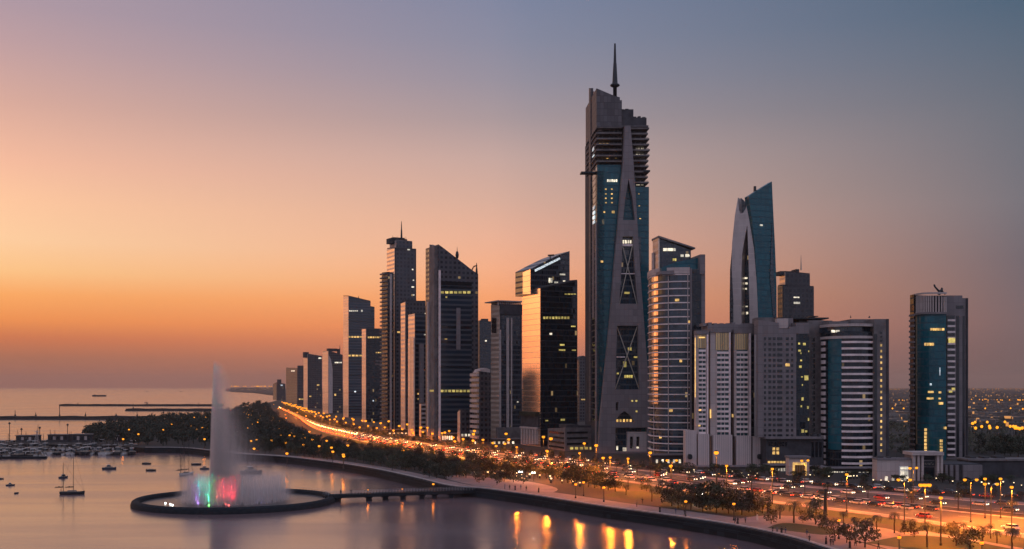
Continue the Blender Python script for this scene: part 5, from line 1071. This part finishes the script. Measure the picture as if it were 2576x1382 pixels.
# ------------------------------------------------------------------ cars
PAINT = {'white': (.6, .59, .57), 'silver': (.33, .33, .34), 'dark grey': (.05, .05, .055), 'black': (.015, .015, .017), 'red': (.25, .02, .02)}
def car_proto(name, colour, parts):
    r = None; pm = M.setdefault('paint_'+colour, mat(colour.replace(' ', '_')+'_car_paint', PAINT[colour], .3, .2)); M.setdefault('tyre', mat('tyre_rubber', (.015, .015, .015), .9))
    body = MB(); gl = MB(); wh = []; hd = []; tl = []
    body.prism([(-2.2, -.88), (2.15, -.88), (2.25, -.6), (2.25, .6), (2.15, .88), (-2.2, .88), (-2.25, .6), (-2.25, -.6)], .3, .86, 0, None, .97)
    body.prism([(-1.35, -.76), (.75, -.76), (.75, .76), (-1.35, .76)], 1.36, 1.46, 0, None, .9)
    gl.prism([(-1.8, -.8), (1.15, -.8), (1.15, .8), (-1.8, .8)], .86, 1.36, 0, None, .78)
    for x in (-1.4, 1.4):
        for y in (-.82, .82): w = MB(); w.tube((x, y-.1, .33), (x, y+.1, .33), .33, .33, 10); wh.append(w)
    for y in (-.6, .6):
        h = MB(); h.box(2.2, 2.29, y-.2, y+.2, .55, .74); hd.append(h); h = MB(); h.box(-2.29, -2.2, y-.2, y+.2, .58, .78); tl.append(h)
    if parts:
        r = tag(body.build(name, pm), 'x', 'car'); gl.build('windows', M['dark_glass'], r)
        for w in wh:
            wo_ = w.build('wheel', M['tyre'], r); rm = MB(); c_ = [sum(v[i] for v in w.v)/len(w.v) for i in range(3)]; sy_ = 1 if c_[1] > 0 else -1; rm.tube((c_[0], c_[1]+sy_*.1, .33), (c_[0], c_[1]+sy_*.115, .33), .2, .17, 8); rm.build('rim', M['metal_grey'], wo_)
        for h in hd: h.build('headlight', M['head'], r)
        for h in tl: h.build('taillight', M['tail'], r)
    else:
        mb = MB()
        for k, lst in enumerate(([body], [gl], wh, hd, tl)):
            for q in lst: mb.idx(q.v, q.f, k)
        r = tag(mb.build(name, [pm, M['dark_glass'], M['tyre'], M['head'], M['tail']]), 'x', 'car')
    return r
NC = {c: Kind(car_proto('car', c, True)) for c in PAINT}; FCAR = {c: Kind(car_proto('car', c, False)) for c in PAINT}
rng = random.Random(21); ncar = 0
def put_car(p, d, fwd, where, group, near):
    global ncar; ncar += 1
    c = rng.choice(('white', 'white', 'silver', 'silver', 'dark grey', 'dark grey', 'black', 'black', 'black', 'red')); rz = math.atan2(d.y, d.x)+(0 if fwd else math.pi)
    (NC if near else FCAR)[c].put((p.x, p.y, ZG+.065), rz, ('an ' if False else '')+c+' car '+where, group)
# the lanes run from far (small s) to near (large s): forward means coming towards the viewer
rows = [(.07, False, 27, 62, 26, 'driving away on the seaward carriageway of the avenue', 'cars on the seaward carriageway'), (.2, False, 27, 60, 22, 'driving away on the seaward carriageway of the avenue', 'cars on the seaward carriageway'), (.33, False, 27, 58, 20, 'driving away on the seaward carriageway of the avenue', 'cars on the seaward carriageway'),
        (.58, True, 27, 82, 34, 'coming nearer on the tower-side carriageway of the avenue', 'cars on the tower-side carriageway'), (.68, True, 27, 82, 40, 'coming nearer on the tower-side carriageway of the avenue', 'cars on the tower-side carriageway'), (.78, True, 27, 82, 40, 'coming nearer on the tower-side carriageway of the avenue', 'cars on the tower-side carriageway'),
        (.34, False, 62, 77, 8.5, 'in the dense queue beside the median', 'cars queuing beside the median'), (.27, False, 64, 76, 10, 'in the dense queue beside the median', 'cars queuing beside the median')]
for t, fwd, s0, s1, gap, wh, g in rows:
    for s, p, d in along(t, s0, s1, gap, .45): put_car(p, d, fwd, wh, g, p.y < 430)
for px, py in ((2492, 1345), (2330, 1322)):
    s = (px-2000)/200*6+66
    p, d = lane_at(.07, min(83, s)); put_car(p, d, False, 'driving alone on the near lane at the bottom right' if px > 2400 else 'driving alone on the near lane before the lawn', 'cars driving alone', True)
for i in range(46):                                   # parked along the tower-side pavement
    s = 40+i*.9+rng.uniform(-.2, .2); p, d = lane_at(1.02 if i % 3 else 1.1, s)
    if s < 83: put_car(p, d, i % 2 == 0, 'parked beyond the tower-side pavement', 'parked cars by the towers', p.y < 400)
mb = MB()                                             # the distant traffic that reads as one stream of lights
for t, fwd in ((.05, 0), (.12, 0), (.2, 0), (.28, 0), (.35, 0), (.56, 1), (.62, 1), (.68, 1), (.74, 1), (.8, 1)):
    for s, p, d in along(t, 0.2, 27, 13 if fwd else 15, .4):
        n_ = Vector((-d.y, d.x, 0)); z = Vector((0, 0, ZG+.06)); p0 = Vector((p.x, p.y, 0))+z
        pts = [p0+d*2.2-n_*.9, p0+d*2.2+n_*.9, p0-d*2.2+n_*.9, p0-d*2.2-n_*.9]
        mb.prism([(q.x, q.y) for q in pts], p0.z+.3, p0.z+1.4, 0, None, .9)
        e = d if fwd else -d
        for sg in (-1, 1):
            for dr, m in ((1, 1 if fwd else 2), (-1, 2 if fwd else 1)):
                if dr < 0: continue
                c = p0+d*2.25*1+n_*.6*sg+Vector((0, 0, .75)); mb.box(c.x-.28, c.x+.28, c.y-.12, c.y+.12, c.z-.25, c.z+.25, m)
o = mb.build('distant_traffic', [M['paint_dark grey'], emit('far_headlights', (1, .6, .25), 16), emit('far_taillights', (1, .07, .01), 14)]); o['kind'] = 'stuff'; o['label'] = 'distant stream of traffic lights on the far bend of the avenue'; o['category'] = 'traffic'
print('cars', ncar)
# ------------------------------------------------------------------ trees
def leafcloud(mb, rng, c, rad, n, size, m=0):
    for _ in range(n):
        while True:
            v = Vector((rng.uniform(-1, 1), rng.uniform(-1, 1), rng.uniform(-1, 1)))
            if .35 < v.length < 1: break
        p = Vector(c)+Vector((v.x*rad[0], v.y*rad[1], v.z*rad[2])); a = Vector((rng.gauss(0, 1), rng.gauss(0, 1), rng.gauss(0, 1))).normalized(); b = a.orthogonal().normalized(); s = size*rng.uniform(.6, 1.4)
        mb.face([p-a*s-b*s*.5, p+a*s*.2-b*s*.7, p+a*s, p+b*s*.7], m)
def broadleaf(seed, h, w, lm, cat_label):
    rng = random.Random(seed); r = thing('broadleaf_tree', cat_label, 'tree'); mb = MB(); th = h*.22
    mb.tube((0, 0, -.2), (.1, 0, th), .2, .14, 7)
    cl = MB(); k = rng.randint(6, 8)
    for i in range(k):
        a = 2*math.pi*i/k+rng.uniform(-.4, .4); rr = w*rng.uniform(.15, .36); z = h*rng.uniform(.3, .8); c = (rr*math.cos(a), rr*math.sin(a), z)
        mb.tube((.1, 0, th*.95), c, .09, .03, 5); leafcloud(cl, rng, c, (w*.25*rng.uniform(.7, 1.2), w*.25*rng.uniform(.7, 1.2), h*.2*rng.uniform(.7, 1.2)), 70, w*.042)
    leafcloud(cl, rng, (0, 0, h*.8), (w*.24, w*.24, h*.18), 70, w*.042)
    mb.build('trunk', M['bark'], r); cl.build('crown', M[lm], r); return r
def palm(seed, h, n, fl):
    rng = random.Random(seed); r = thing('date_palm', 'x', 'palm'); mb = MB(); prev = Vector((0, 0, -.2))
    for i in range(6): q = Vector((.05*i*rng.uniform(-1, 1), 0, h*(i+1)/6)); mb.tube(prev, q, .26-.015*i, .24-.015*i, 7); prev = q
    mb.build('trunk', M['bark'], r); cr = MB()
    for i in range(n):
        a = 2*math.pi*i/n*2.4+rng.uniform(-.2, .2); up = rng.uniform(.05, 1.25); L = fl*rng.uniform(.8, 1.1); p = prev.copy(); el_ = up; seg = 6
        for k in range(seg):
            dd = Vector((math.cos(a)*math.cos(el_), math.sin(a)*math.cos(el_), math.sin(el_))); q = p+dd*L/seg; sd = Vector((-math.sin(a), math.cos(a), 0)); wv = L*.13*(1-abs(k/seg-.35)); wn = L*.13*(1-abs((k+1)/seg-.35))*(0.2 if k == seg-1 else 1); dz = Vector((0, 0, -.14*L*.6))
            for sg in (-1, 1):
                for t in range(3):
                    p0 = p.lerp(q, t/3); p1 = p.lerp(q, (t+.75)/3); tip = p0.lerp(p1, .9)+sd*sg*wv+dd*wv*.5+dz*.5; cr.face([p0, p1, tip])
            p = q; el_ -= .34+.1*up
    cr.build('crown', M['palm_leaf'], r); return r
T = [Kind(broadleaf(3, 8, 7.5, 'leaf_a', 'x')), Kind(broadleaf(14, 7.2, 7, 'leaf_b', 'x')), Kind(broadleaf(25, 8.6, 6.6, 'leaf_b', 'x')), Kind(broadleaf(31, 6.4, 6.8, 'leaf_c', 'x'))]
PA = [Kind(palm(2, 4.8, 44, 3.3)), Kind(palm(9, 6.2, 38, 2.9))]
rng = random.Random(77)
def tree(px, py, hpx, label, kind=None, group=None):
    p = G(px, py); h = hpx*p.y/FP; k = rng.randrange(4) if kind is None else kind; base = (8, 7.2, 8.6, 6.4)[k]; T[k].put(p, rng.uniform(0, 6.28), label, group, h/base)
def palmt(px, py, hpx, label, k=0):
    p = G(px, py); h = hpx*p.y/FP; PA[k].put(p, rng.uniform(0, 6.28), label, 'palms by the water', h/((7.0, 8.0)[k]))
GR = [(1690,1274,58),(1706,1280,66),(1722,1272,60),(1738,1283,70),(1752,1276,62),(1768,1288,72),(1786,1284,78),(1802,1292,74),(1818,1284,78),(1833,1293,66),(1850,1288,60),(1866,1296,62),(1884,1290,64),(1900,1296,56),(1760,1264,46),(1800,1268,50),(1838,1270,48),(1872,1274,50),(1905,1277,46),(1930,1288,44)]
for px, py, h in GR: tree(px, py, h, 'dark bushy tree in the dense grove along the seawall promenade', rng.choice((0, 1, 2)), 'trees of the dense seawall grove')
GP = [(1392,1206,44),(1410,1210,50),(1428,1215,52),(1444,1220,58),(1462,1222,50),(1480,1226,60),(1496,1228,56),(1512,1232,48),(1530,1234,44),(1548,1237,50),(1402,1196,44),(1440,1200,44),(1474,1206,46),(1508,1212,48),(1352,1202,34),(1372,1200,40),(1334,1194,30)]
for px, py, h in GP: tree(px, py, h, 'dark tree in the grove between the plaza and the round lawn', rng.choice((0, 1, 2)), 'trees of the grove left of the round lawn')
for px, py, h in ((1098,1203,40),(1122,1206,46),(1148,1200,40),(1172,1202,44),(1196,1206,40),(1222,1204,46),(1246,1208,40),(1268,1212,44),(1292,1214,40),(1316,1218,36),(1205,1216,30),(1250,1220,30)): tree(px, py, h, 'dark tree in the loose row behind the plaza by the footbridge', None, 'trees behind the footbridge plaza')
for px, py, h, lb in ((1626,1236,34,'small round tree standing alone on the far edge of the round lawn'),(1666,1252,46,'dark tree at the right end of the round lawn'),(1700,1250,36,'tree behind the white floodlight'),(2052,1320,70,'broad tree on the plaza left of the bare tall post'),(2176,1378,78,'large loose tree at the left tip of the bottom lawn'),(2100,1362,60,'sparse tree beside the plaza lamp'),(2130,1366,50,'second sparse tree just right of the plaza lamp'),(1940,1318,40,'small sparse tree at the right end of the dense grove'),(2405,1374,64,'bushy tree on the bottom lawn left of two palms'),(2440,1384,60,'bushy tree between the two palms on the bottom lawn'),(2300,1352,40,'low tree behind the lawn palm'),(2020,1316,34,'low shrub-like tree on the plaza bed'),(2070,1332,28,'lowest shrub-like tree on the plaza bed'),(2275,1345,34,'low tree left of the lawn palm')):
    tree(px, py, h, lb, 3 if 'sparse' in lb or 'loose' in lb else None)
for px, py, h, lb, k in ((1997,1316,66,'date palm on the plaza, leftmost of the palms',0),(2332,1378,74,'date palm on the bottom lawn, its crown against the road',1),(2205,1346,58,'date palm with a long bare trunk left of the lawn',1),(2250,1342,60,'date palm right of another bare-trunked palm',1),(2472,1374,62,'bushy date palm at the bottom right, left of the last palm',0),(2546,1384,66,'rightmost date palm at the bottom right corner',0),(1962,1306,44,'small date palm left of the plaza palm',0),(2508,1368,40,'small date palm between the two at the bottom right',0),(2366,1362,46,'small dark palm right of the lawn palm, against the road',0),(2425,1352,42,'slim palm at the road edge behind the bushy lawn trees',1),(2150,1340,46,'slim palm at the road edge left of the bare-trunked palms',1),(1918,1292,46,'slim palm rising at the right end of the dense grove',1),(1640,1262,40,'slim palm at the left end of the dense grove',1),(1575,1246,34,'short palm on the round lawn',0),(2036,1302,46,'palm at the road verge just left of the tall post',0),(2122,1328,48,'palm at the road verge right of the tall post',1),(2292,1342,44,'palm at the road verge behind the lawn palm',0),(2392,1347,40,'short palm at the road verge left of the slim one',0),(2492,1356,44,'palm at the road verge near the bottom right corner',1)): palmt(px, py, h, lb, k)
p = G(2077, 1308); r = thing('tall_post', 'plain tall dark post beside the plaza, taller than the palms', 'post', p); mb = MB(); mb.tube(p, p+Vector((0, 0, 8.6)), .55, .5, 8); mb.lathe(p, [(.9, 0), (.9, .5), (.6, .8)], 8); mb.build('shaft', M['metal_dark'], r)
# palms on the median and along the tower side
i = 0
for s, p, d in along(.435, 50, 84, 19, .2):
    i += 1; PA[i % 2].put((p.x, p.y, ZG+.2), rng.uniform(0, 6), 'palm on the planted median of the avenue', 'palms on the avenue median', rng.uniform(.55, .8))
for s, p, d in along(.98, 30, 84, 13, .4): T[rng.randrange(4)].put((p.x, p.y, ZG), rng.uniform(0, 6), 'street tree along the tower-side pavement', 'street trees along the tower side', rng.uniform(.4, .7))
for s, p, d in along(.98, 3, 30, 26, .4): T[rng.randrange(3)].put((p.x, p.y, ZG), rng.uniform(0, 6), 'street tree along the tower-side pavement', 'street trees along the tower side', rng.uniform(.7, 1.0))
# planting and low lights in front of the towers
GL = Kind(lamp_proto('garden_light', .9, (0,), 'garden', 0, .22)); SH = Kind(broadleaf(55, 3.2, 4.6, 'leaf_a', 'x'))
for k in range(46):
    px = rng.uniform(1640, 2590); py = 1187+(px-1640)*.036+rng.uniform(-4, 9); p = G(px, py); o = GL.put(p, 0, 'small warm garden light among the planting before the right-hand towers', 'garden lights before the towers', rng.uniform(.8, 1.5))
for k in range(30):
    px = rng.uniform(1110, 1480); GL.put(G(px, 1186+(px-1110)*.09+rng.uniform(-8, 8)), 0, 'small light among the trees behind the footbridge plaza', 'lights behind the footbridge plaza', rng.uniform(.9, 1.8))
for k in range(64):
    px = rng.uniform(1630, 2600); py = 1183+(px-1640)*.037+rng.uniform(-5, 9); p = G(px, py); o = SH.put(p, rng.uniform(0, 6), 'low rounded shrub in the planting before the right-hand towers', 'shrubs before the towers', rng.uniform(.7, 1.3)); o.name = 'shrub'; o['category'] = 'shrub'
# the wood beside the avenue
WOOD = [(560,1139),(603,1139),(714,1145),(825,1158),(936,1174),(1046,1196),(1110,1206),(1200,1196),(1330,1196),(1380,1194),(1200,1178),(1050,1158),(930,1142),(835,1128),(770,1112),(735,1092),(705,1068),(684,1042),(676,1022),(650,1018),(610,1026),(575,1040),(545,1056),(540,1100)]
wp = [V2(G(*p)) for p in WOOD]
def inside(p, poly):
    c = False; j = len(poly)-1
    for i in range(len(poly)):
        a, b = poly[i], poly[j]
        if (a.y > p.y) != (b.y > p.y) and p.x < (b.x-a.x)*(p.y-a.y)/(b.y-a.y)+a.x: c = not c
        j = i
    return c
HEAD = [V2(G(*p)) for p in [(215,1101),(228,1090),(270,1079),(330,1072),(372,1061),(450,1054),(540,1049),(570,1040),(545,1056),(540,1100),(540,1122),(430,1122),(365,1122),(250,1119)]]
def scatter(poly, n, gap, rng, cap=40000):
    xs = [p.x for p in poly]; ys = [p.y for p in poly]; out = []; grid = {}
    for _ in range(cap):
        if len(out) >= n: break
        # even over the picture's depth: nearer ground is filled more densely because more of it is seen
        y = 1/rng.uniform(1/max(ys), 1/min(ys)); p = Vector((rng.uniform(min(xs), max(xs)), y))
        if not inside(p, poly): continue
        g = gap*(max(1, y/900)); k = (int(p.x/g), int(p.y/g))
        if any((p-q).length < g for dx in (-1, 0, 1) for dy in (-1, 0, 1) for q in grid.get((k[0]+dx, k[1]+dy), ())): continue
        grid.setdefault(k, []).append(p); out.append(p)
    return out
pts = sorted(scatter(wp, 520, 6.5, random.Random(4)), key=lambda p: p.y)
for p in pts[:150]: T[rng.choice((0, 1, 2))].put((p.x, p.y, ZG), rng.uniform(0, 6), 'dark tree of the wood between the avenue and the upper bay', 'trees of the wood beside the avenue', rng.uniform(.75, 1.1))
rest_ = pts[150:]+scatter(HEAD, 330, 9, random.Random(6)); rng2 = random.Random(8); mb = MB()
for p in rest_:
    h = rng2.uniform(6, 10)*(1+.1*(p.y > 1500)); w = rng2.uniform(3.2, 5); mb.tube((p.x, p.y, ZG-.2), (p.x, p.y, ZG+h*.5), .3, .2, 4)
    for _ in range(4): leafcloud(mb, rng2, (p.x+rng2.uniform(-.5, .5)*w, p.y+rng2.uniform(-.5, .5)*w, ZG+h*rng2.uniform(.45, .8)), (w*.6, w*.6, h*.25), 22, w*.16)
o = mb.build('woodland', M['leaf_b']); o['kind'] = 'stuff'; o['label'] = 'distant dark woodland on the headland and along the bend of the avenue'; o['category'] = 'woodland'
# dark trees at the right edge, beyond the low hall
for i in range(16):
    px = rng.uniform(2445, 2590); py = rng.uniform(1126, 1150); p = G(px, py); T[rng.choice((0, 1, 2))].put(p, rng.uniform(0, 6), 'dark tree of the clump beyond the low hall at the right edge', 'trees beyond the low hall', rng.uniform(.9, 1.5))
# ------------------------------------------------------------------ town and lamps on the plain
M['far_town'] = facade('far_town_walls', (.12, .1, .09), (.1, .085, .08), 3.5, 4, .4, .4, .6)
t = M['far_town'].node_tree; pr = t.nodes['Principled BSDF']; wnn = [n for n in t.nodes if n.type == 'TEX_WHITE_NOISE'][0]
pr.inputs['Emission Color'].default_value = (1, .42, .1, 1); t.links.new(mth(t, 'MULTIPLY', mth(t, 'GREATER_THAN', wnn.outputs[0], .955), .7), pr.inputs['Emission Strength'])
mb = MB(); rng3 = random.Random(15)
for _ in range(1500):
    py = 974.5+rng3.random()**2*100; p = G(rng3.uniform(1630, 2680), py); w, d_, h = rng3.uniform(8, 26), rng3.uniform(8, 20), rng3.uniform(3.5, 9)*(1 if p.y > 1500 else .8); a = rng3.uniform(0, 1.57); c, s_ = math.cos(a), math.sin(a)
    mb.prism([(p.x+x*c-y*s_, p.y+x*s_+y*c) for x, y in ((-w/2, -d_/2), (w/2, -d_/2), (w/2, d_/2), (-w/2, d_/2))], ZG, ZG+h)
for _ in range(700):
    py = 984+rng3.random()*160; p = G(rng3.uniform(2230, 2640), py); h = rng3.uniform(3, 7)
    leafcloud(mb, rng3, (p.x, p.y, ZG+h*.5), (h*.6, h*.6, h*.45), 16, h*.2, 1)
o = mb.build('far_town', [M['far_town'], M['leaf_c']]); o['kind'] = 'stuff'; o['label'] = 'far low town and scrub spreading over the plain to the horizon'; o['category'] = 'town'
def far_lamp():
    mb = MB(); mb.tube((0, 0, 0), (0, 0, 10), .2, .15, 5); mb.ball((0, 0, 10), 1.0, 6, 1); return tag(mb.build('plain_lamp', [M['metal_dark'], M['sodium_far']]), 'x', 'street lamp')
LD = Kind(far_lamp())
for row_, n, x0, x1, jy in ((975.2, 60, 2232, 2590, 1.6), (980, 50, 2232, 2590, 4), (1006, 26, 2236, 2590, 2.2), (1028, 9, 2236, 2590, 2), (1064, 5, 2240, 2590, 5), (1076, 14, 2450, 2590, 6)):
    for k in range(n):
        px = rng3.uniform(x0, x1); py = row_+rng3.uniform(-jy, jy)*.6; h = 10; Y = min(9000, (HC-ZG-h)*FP/max(2.6, py-HY)); LD.put(Vector(((px-CX)*Y/FP, Y, ZG)), 0, 'yellow lamp dotted over the plain between and behind the right-hand towers', 'lamps dotted over the plain', 1 if py > 1000 else 1.5)
for k in range(26):
    px = rng3.uniform(580, 690); Y = rng3.uniform(7500, 9500); LD.put(Vector(((px-CX)*Y/FP, Y, ZG)), 0, 'yellow lamp on the far coast beyond the sea, left of the skyline', 'lamps on the far coast', 3.6)
mb = MB()
for _ in range(120):
    p = G(rng3.uniform(582, 690), rng3.uniform(978.5, 982)); w, h = rng3.uniform(20, 60), rng3.uniform(5, 22); mb.box(p.x-w/2, p.x+w/2, p.y, p.y+30, ZG, ZG+h)
o = mb.build('far_town', M['far_town']); o['kind'] = 'stuff'; o['label'] = 'hazy low buildings on the far coast left of the skyline'; o['category'] = 'town'
# ------------------------------------------------------------------ people on the promenade
SK = mat('skin', (.25, .15, .1), .6); HA = mat('dark_hair', (.01, .008, .007), .6)
def person(name, pose, top, bottom, robe=False):
    J = {'pel': (0, 0, .95), 'che': (0, .02, 1.3), 'nec': (0, .01, 1.5), 'hea': (0, -.02, 1.64), 'top': (0, -.01, 1.74)}
    st = .22 if pose == 'walk' else .02
    for s, k in ((-1, 'l'), (1, 'r')):
        f = st*s
        J[k+'hip'] = (.1*s, 0, .9); J[k+'kne'] = (.11*s, -f*.5-.02, .5); J[k+'ank'] = (.11*s, -f+.02, .08); J[k+'toe'] = (.12*s, -f-.14, .03)
        J[k+'sho'] = (.19*s, .02, 1.42); J[k+'elb'] = (.25*s, .04+f*.5, 1.14); J[k+'wri'] = (.26*s, -.02+f*.9, .9); J[k+'han'] = (.255*s, -.05+f, .8)
    E = [('pel', 'che'), ('che', 'nec'), ('nec', 'hea'), ('hea', 'top')]
    for k in 'lr': E += [('pel', k+'hip'), (k+'hip', k+'kne'), (k+'kne', k+'ank'), (k+'ank', k+'toe'), ('che', k+'sho'), (k+'sho', k+'elb'), (k+'elb', k+'wri'), (k+'wri', k+'han')]
    RAD = {'pel': .15, 'che': .16, 'nec': .055, 'hea': .1, 'top': .07, 'hip': .1, 'kne': .065, 'ank': .045, 'toe': .035, 'sho': .07, 'elb': .045, 'wri': .032, 'han': .035}
    names = list(J); me = bpy.data.meshes.new('b'); me.from_pydata([J[n] for n in names], [(names.index(a), names.index(b)) for a, b in E], []); ob = bpy.data.objects.new('b', me); COL.objects.link(ob)
    sk = ob.modifiers.new('s', 'SKIN')
    for i, n in enumerate(names): rr = RAD.get(n) or RAD[n[1:]]; me.skin_vertices[0].data[i].radius = (rr, rr*(.75 if n in ('che', 'pel') else 1))
    me.skin_vertices[0].data[0].use_root = True
    sb = ob.modifiers.new('d', 'SUBSURF'); sb.levels = 1; sb.render_levels = 1
    dg = bpy.context.evaluated_depsgraph_get(); me2 = bpy.data.meshes.new_from_object(ob.evaluated_get(dg)); bpy.data.objects.remove(ob)
    me2.name = name; me2.materials.clear()
    for m in (SK, top, bottom, M['tyre']): me2.materials.append(m)
    for p in me2.polygons:
        c = p.center; p.material_index = 0 if (c.z > 1.5 or (abs(c.x) > .21 and c.z < 1.0 and c.z > .7)) else (3 if c.z < .1 else (1 if c.z > .92 else 2)); p.use_smooth = True
    o = bpy.data.objects.new(name, me2); COL.objects.link(o); tag(o, 'x', 'person')
    hb = MB(); hb.ball((0, .02, 1.69), .115, 10, 0, .95); hb.build('hair', HA, o)
    if robe: rb = MB(); rb.lathe((0, .01, 0), [(.26, .06), (.24, .5), (.2, .95), (.19, 1.2), (.2, 1.38), (.08, 1.5)], 12); rb.build('robe', top, o)
    return o
dk_ = mat('dark_cloth', (.02, .02, .024), .9); wh_ = mat('white_cloth', (.5, .48, .46), .9); gy_ = mat('grey_cloth', (.12, .12, .13), .9); bl_ = mat('blue_cloth', (.04, .06, .12), .9)
PP = [Kind(person('person', 'walk', dk_, dk_)), Kind(person('person', 'stand', gy_, dk_)), Kind(person('person', 'walk', bl_, gy_)), Kind(person('person', 'stand', dk_, dk_, True)), Kind(person('person', 'stand', wh_, wh_, True))]
PD = ('person in dark clothes walking ', 'person in a grey top standing ', 'person in a blue top walking ', 'person in a long dark robe standing ', 'person in a long white robe standing ')
SPOTS = [(1355, 1240, 3, 'alone on the plaza edge at the left'), (1850, 1318, 0, 'by the seawall, left of a pair'), (1856, 1319, 3, 'by the seawall, right of a pair'), (1875, 1316, 1, 'behind the pair by the seawall'), (1722, 1298, 0, 'by the seawall below the dense grove'), (1602, 1276, 1, 'by the seawall below the round lawn'), (1616, 1268, 0, 'at the path below the round lawn'), (1660, 1290, 3, 'on the promenade left of the grove people'), (2036, 1366, 0, 'by the coping below the palms'), (2030, 1352, 2, 'on the plaza, farther of two by the coping'), (1944, 1342, 0, 'first of the loose row left of the plaza palms'), (1955, 1343, 1, 'second of the loose row left of the palms'), (1966, 1345, 3, 'third of the loose row left of the palms'), (1976, 1346, 2, 'last of the loose row left of the palms'), (2078, 1370, 3, 'first of the group beside the plaza lamp'), (2090, 1374, 0, 'second of the group beside the plaza lamp'), (2096, 1373, 1, 'last of the group beside the plaza lamp'), (2138, 1380, 3, 'right of the plaza lamp, nearer of two'), (2152, 1374, 0, 'right of the plaza lamp, farther of two'), (2210, 1384, 0, 'at the bottom edge of the picture below the lawn'), (1270, 1232, 1, 'first on the plaza above the seawall corner'), (1282, 1233, 0, 'second on the plaza above the seawall corner'), (1296, 1234, 3, 'third on the plaza above the seawall corner'), (1310, 1233, 2, 'fourth on the plaza above the seawall corner'), (1324, 1236, 0, 'last on the plaza above the seawall corner'), (1905, 1310, 4, 'in white on the path right of the grove'), (1700, 1294, 2, 'on the promenade below the grove')]
for px, py, k, wh in SPOTS:
    p = G(px, py); PP[k].put((p.x, p.y, ZG+.05), rng.uniform(0, 6.28), PD[k]+wh, 'people on the promenade', 1.08)
for i, (px, k) in enumerate(((855, 3), (880, 0), (975, 1))):
    t_ = (px-815)/420; p = a_br.lerp(b_br, t_); PP[k].put((p.x, p.y, p.z), 0, PD[k]+('at the island end of the footbridge', 'on the footbridge near its island end', 'midway along the footbridge')[i], 'people on the promenade', 1.05)
# ------------------------------------------------------------------ evening haze
HAZE = 0.00004
mb = MB(); mb.prism([(-24500, -900), (24500, -900), (24500, 24500), (-24500, 24500)], -2, 265)
hz = bpy.data.materials.new('evening_haze'); hz.use_nodes = True; t = hz.node_tree; t.nodes.clear(); oo = t.nodes.new('ShaderNodeOutputMaterial'); v = node(t, 'ShaderNodeVolumePrincipled', Color=(.95, .68, .54), Density=HAZE, Anisotropy=.3); t.links.new(v.outputs[0], oo.inputs['Volume'])
if USE_HAZE:
    o = mb.build('haze', hz); o['kind'] = 'stuff'
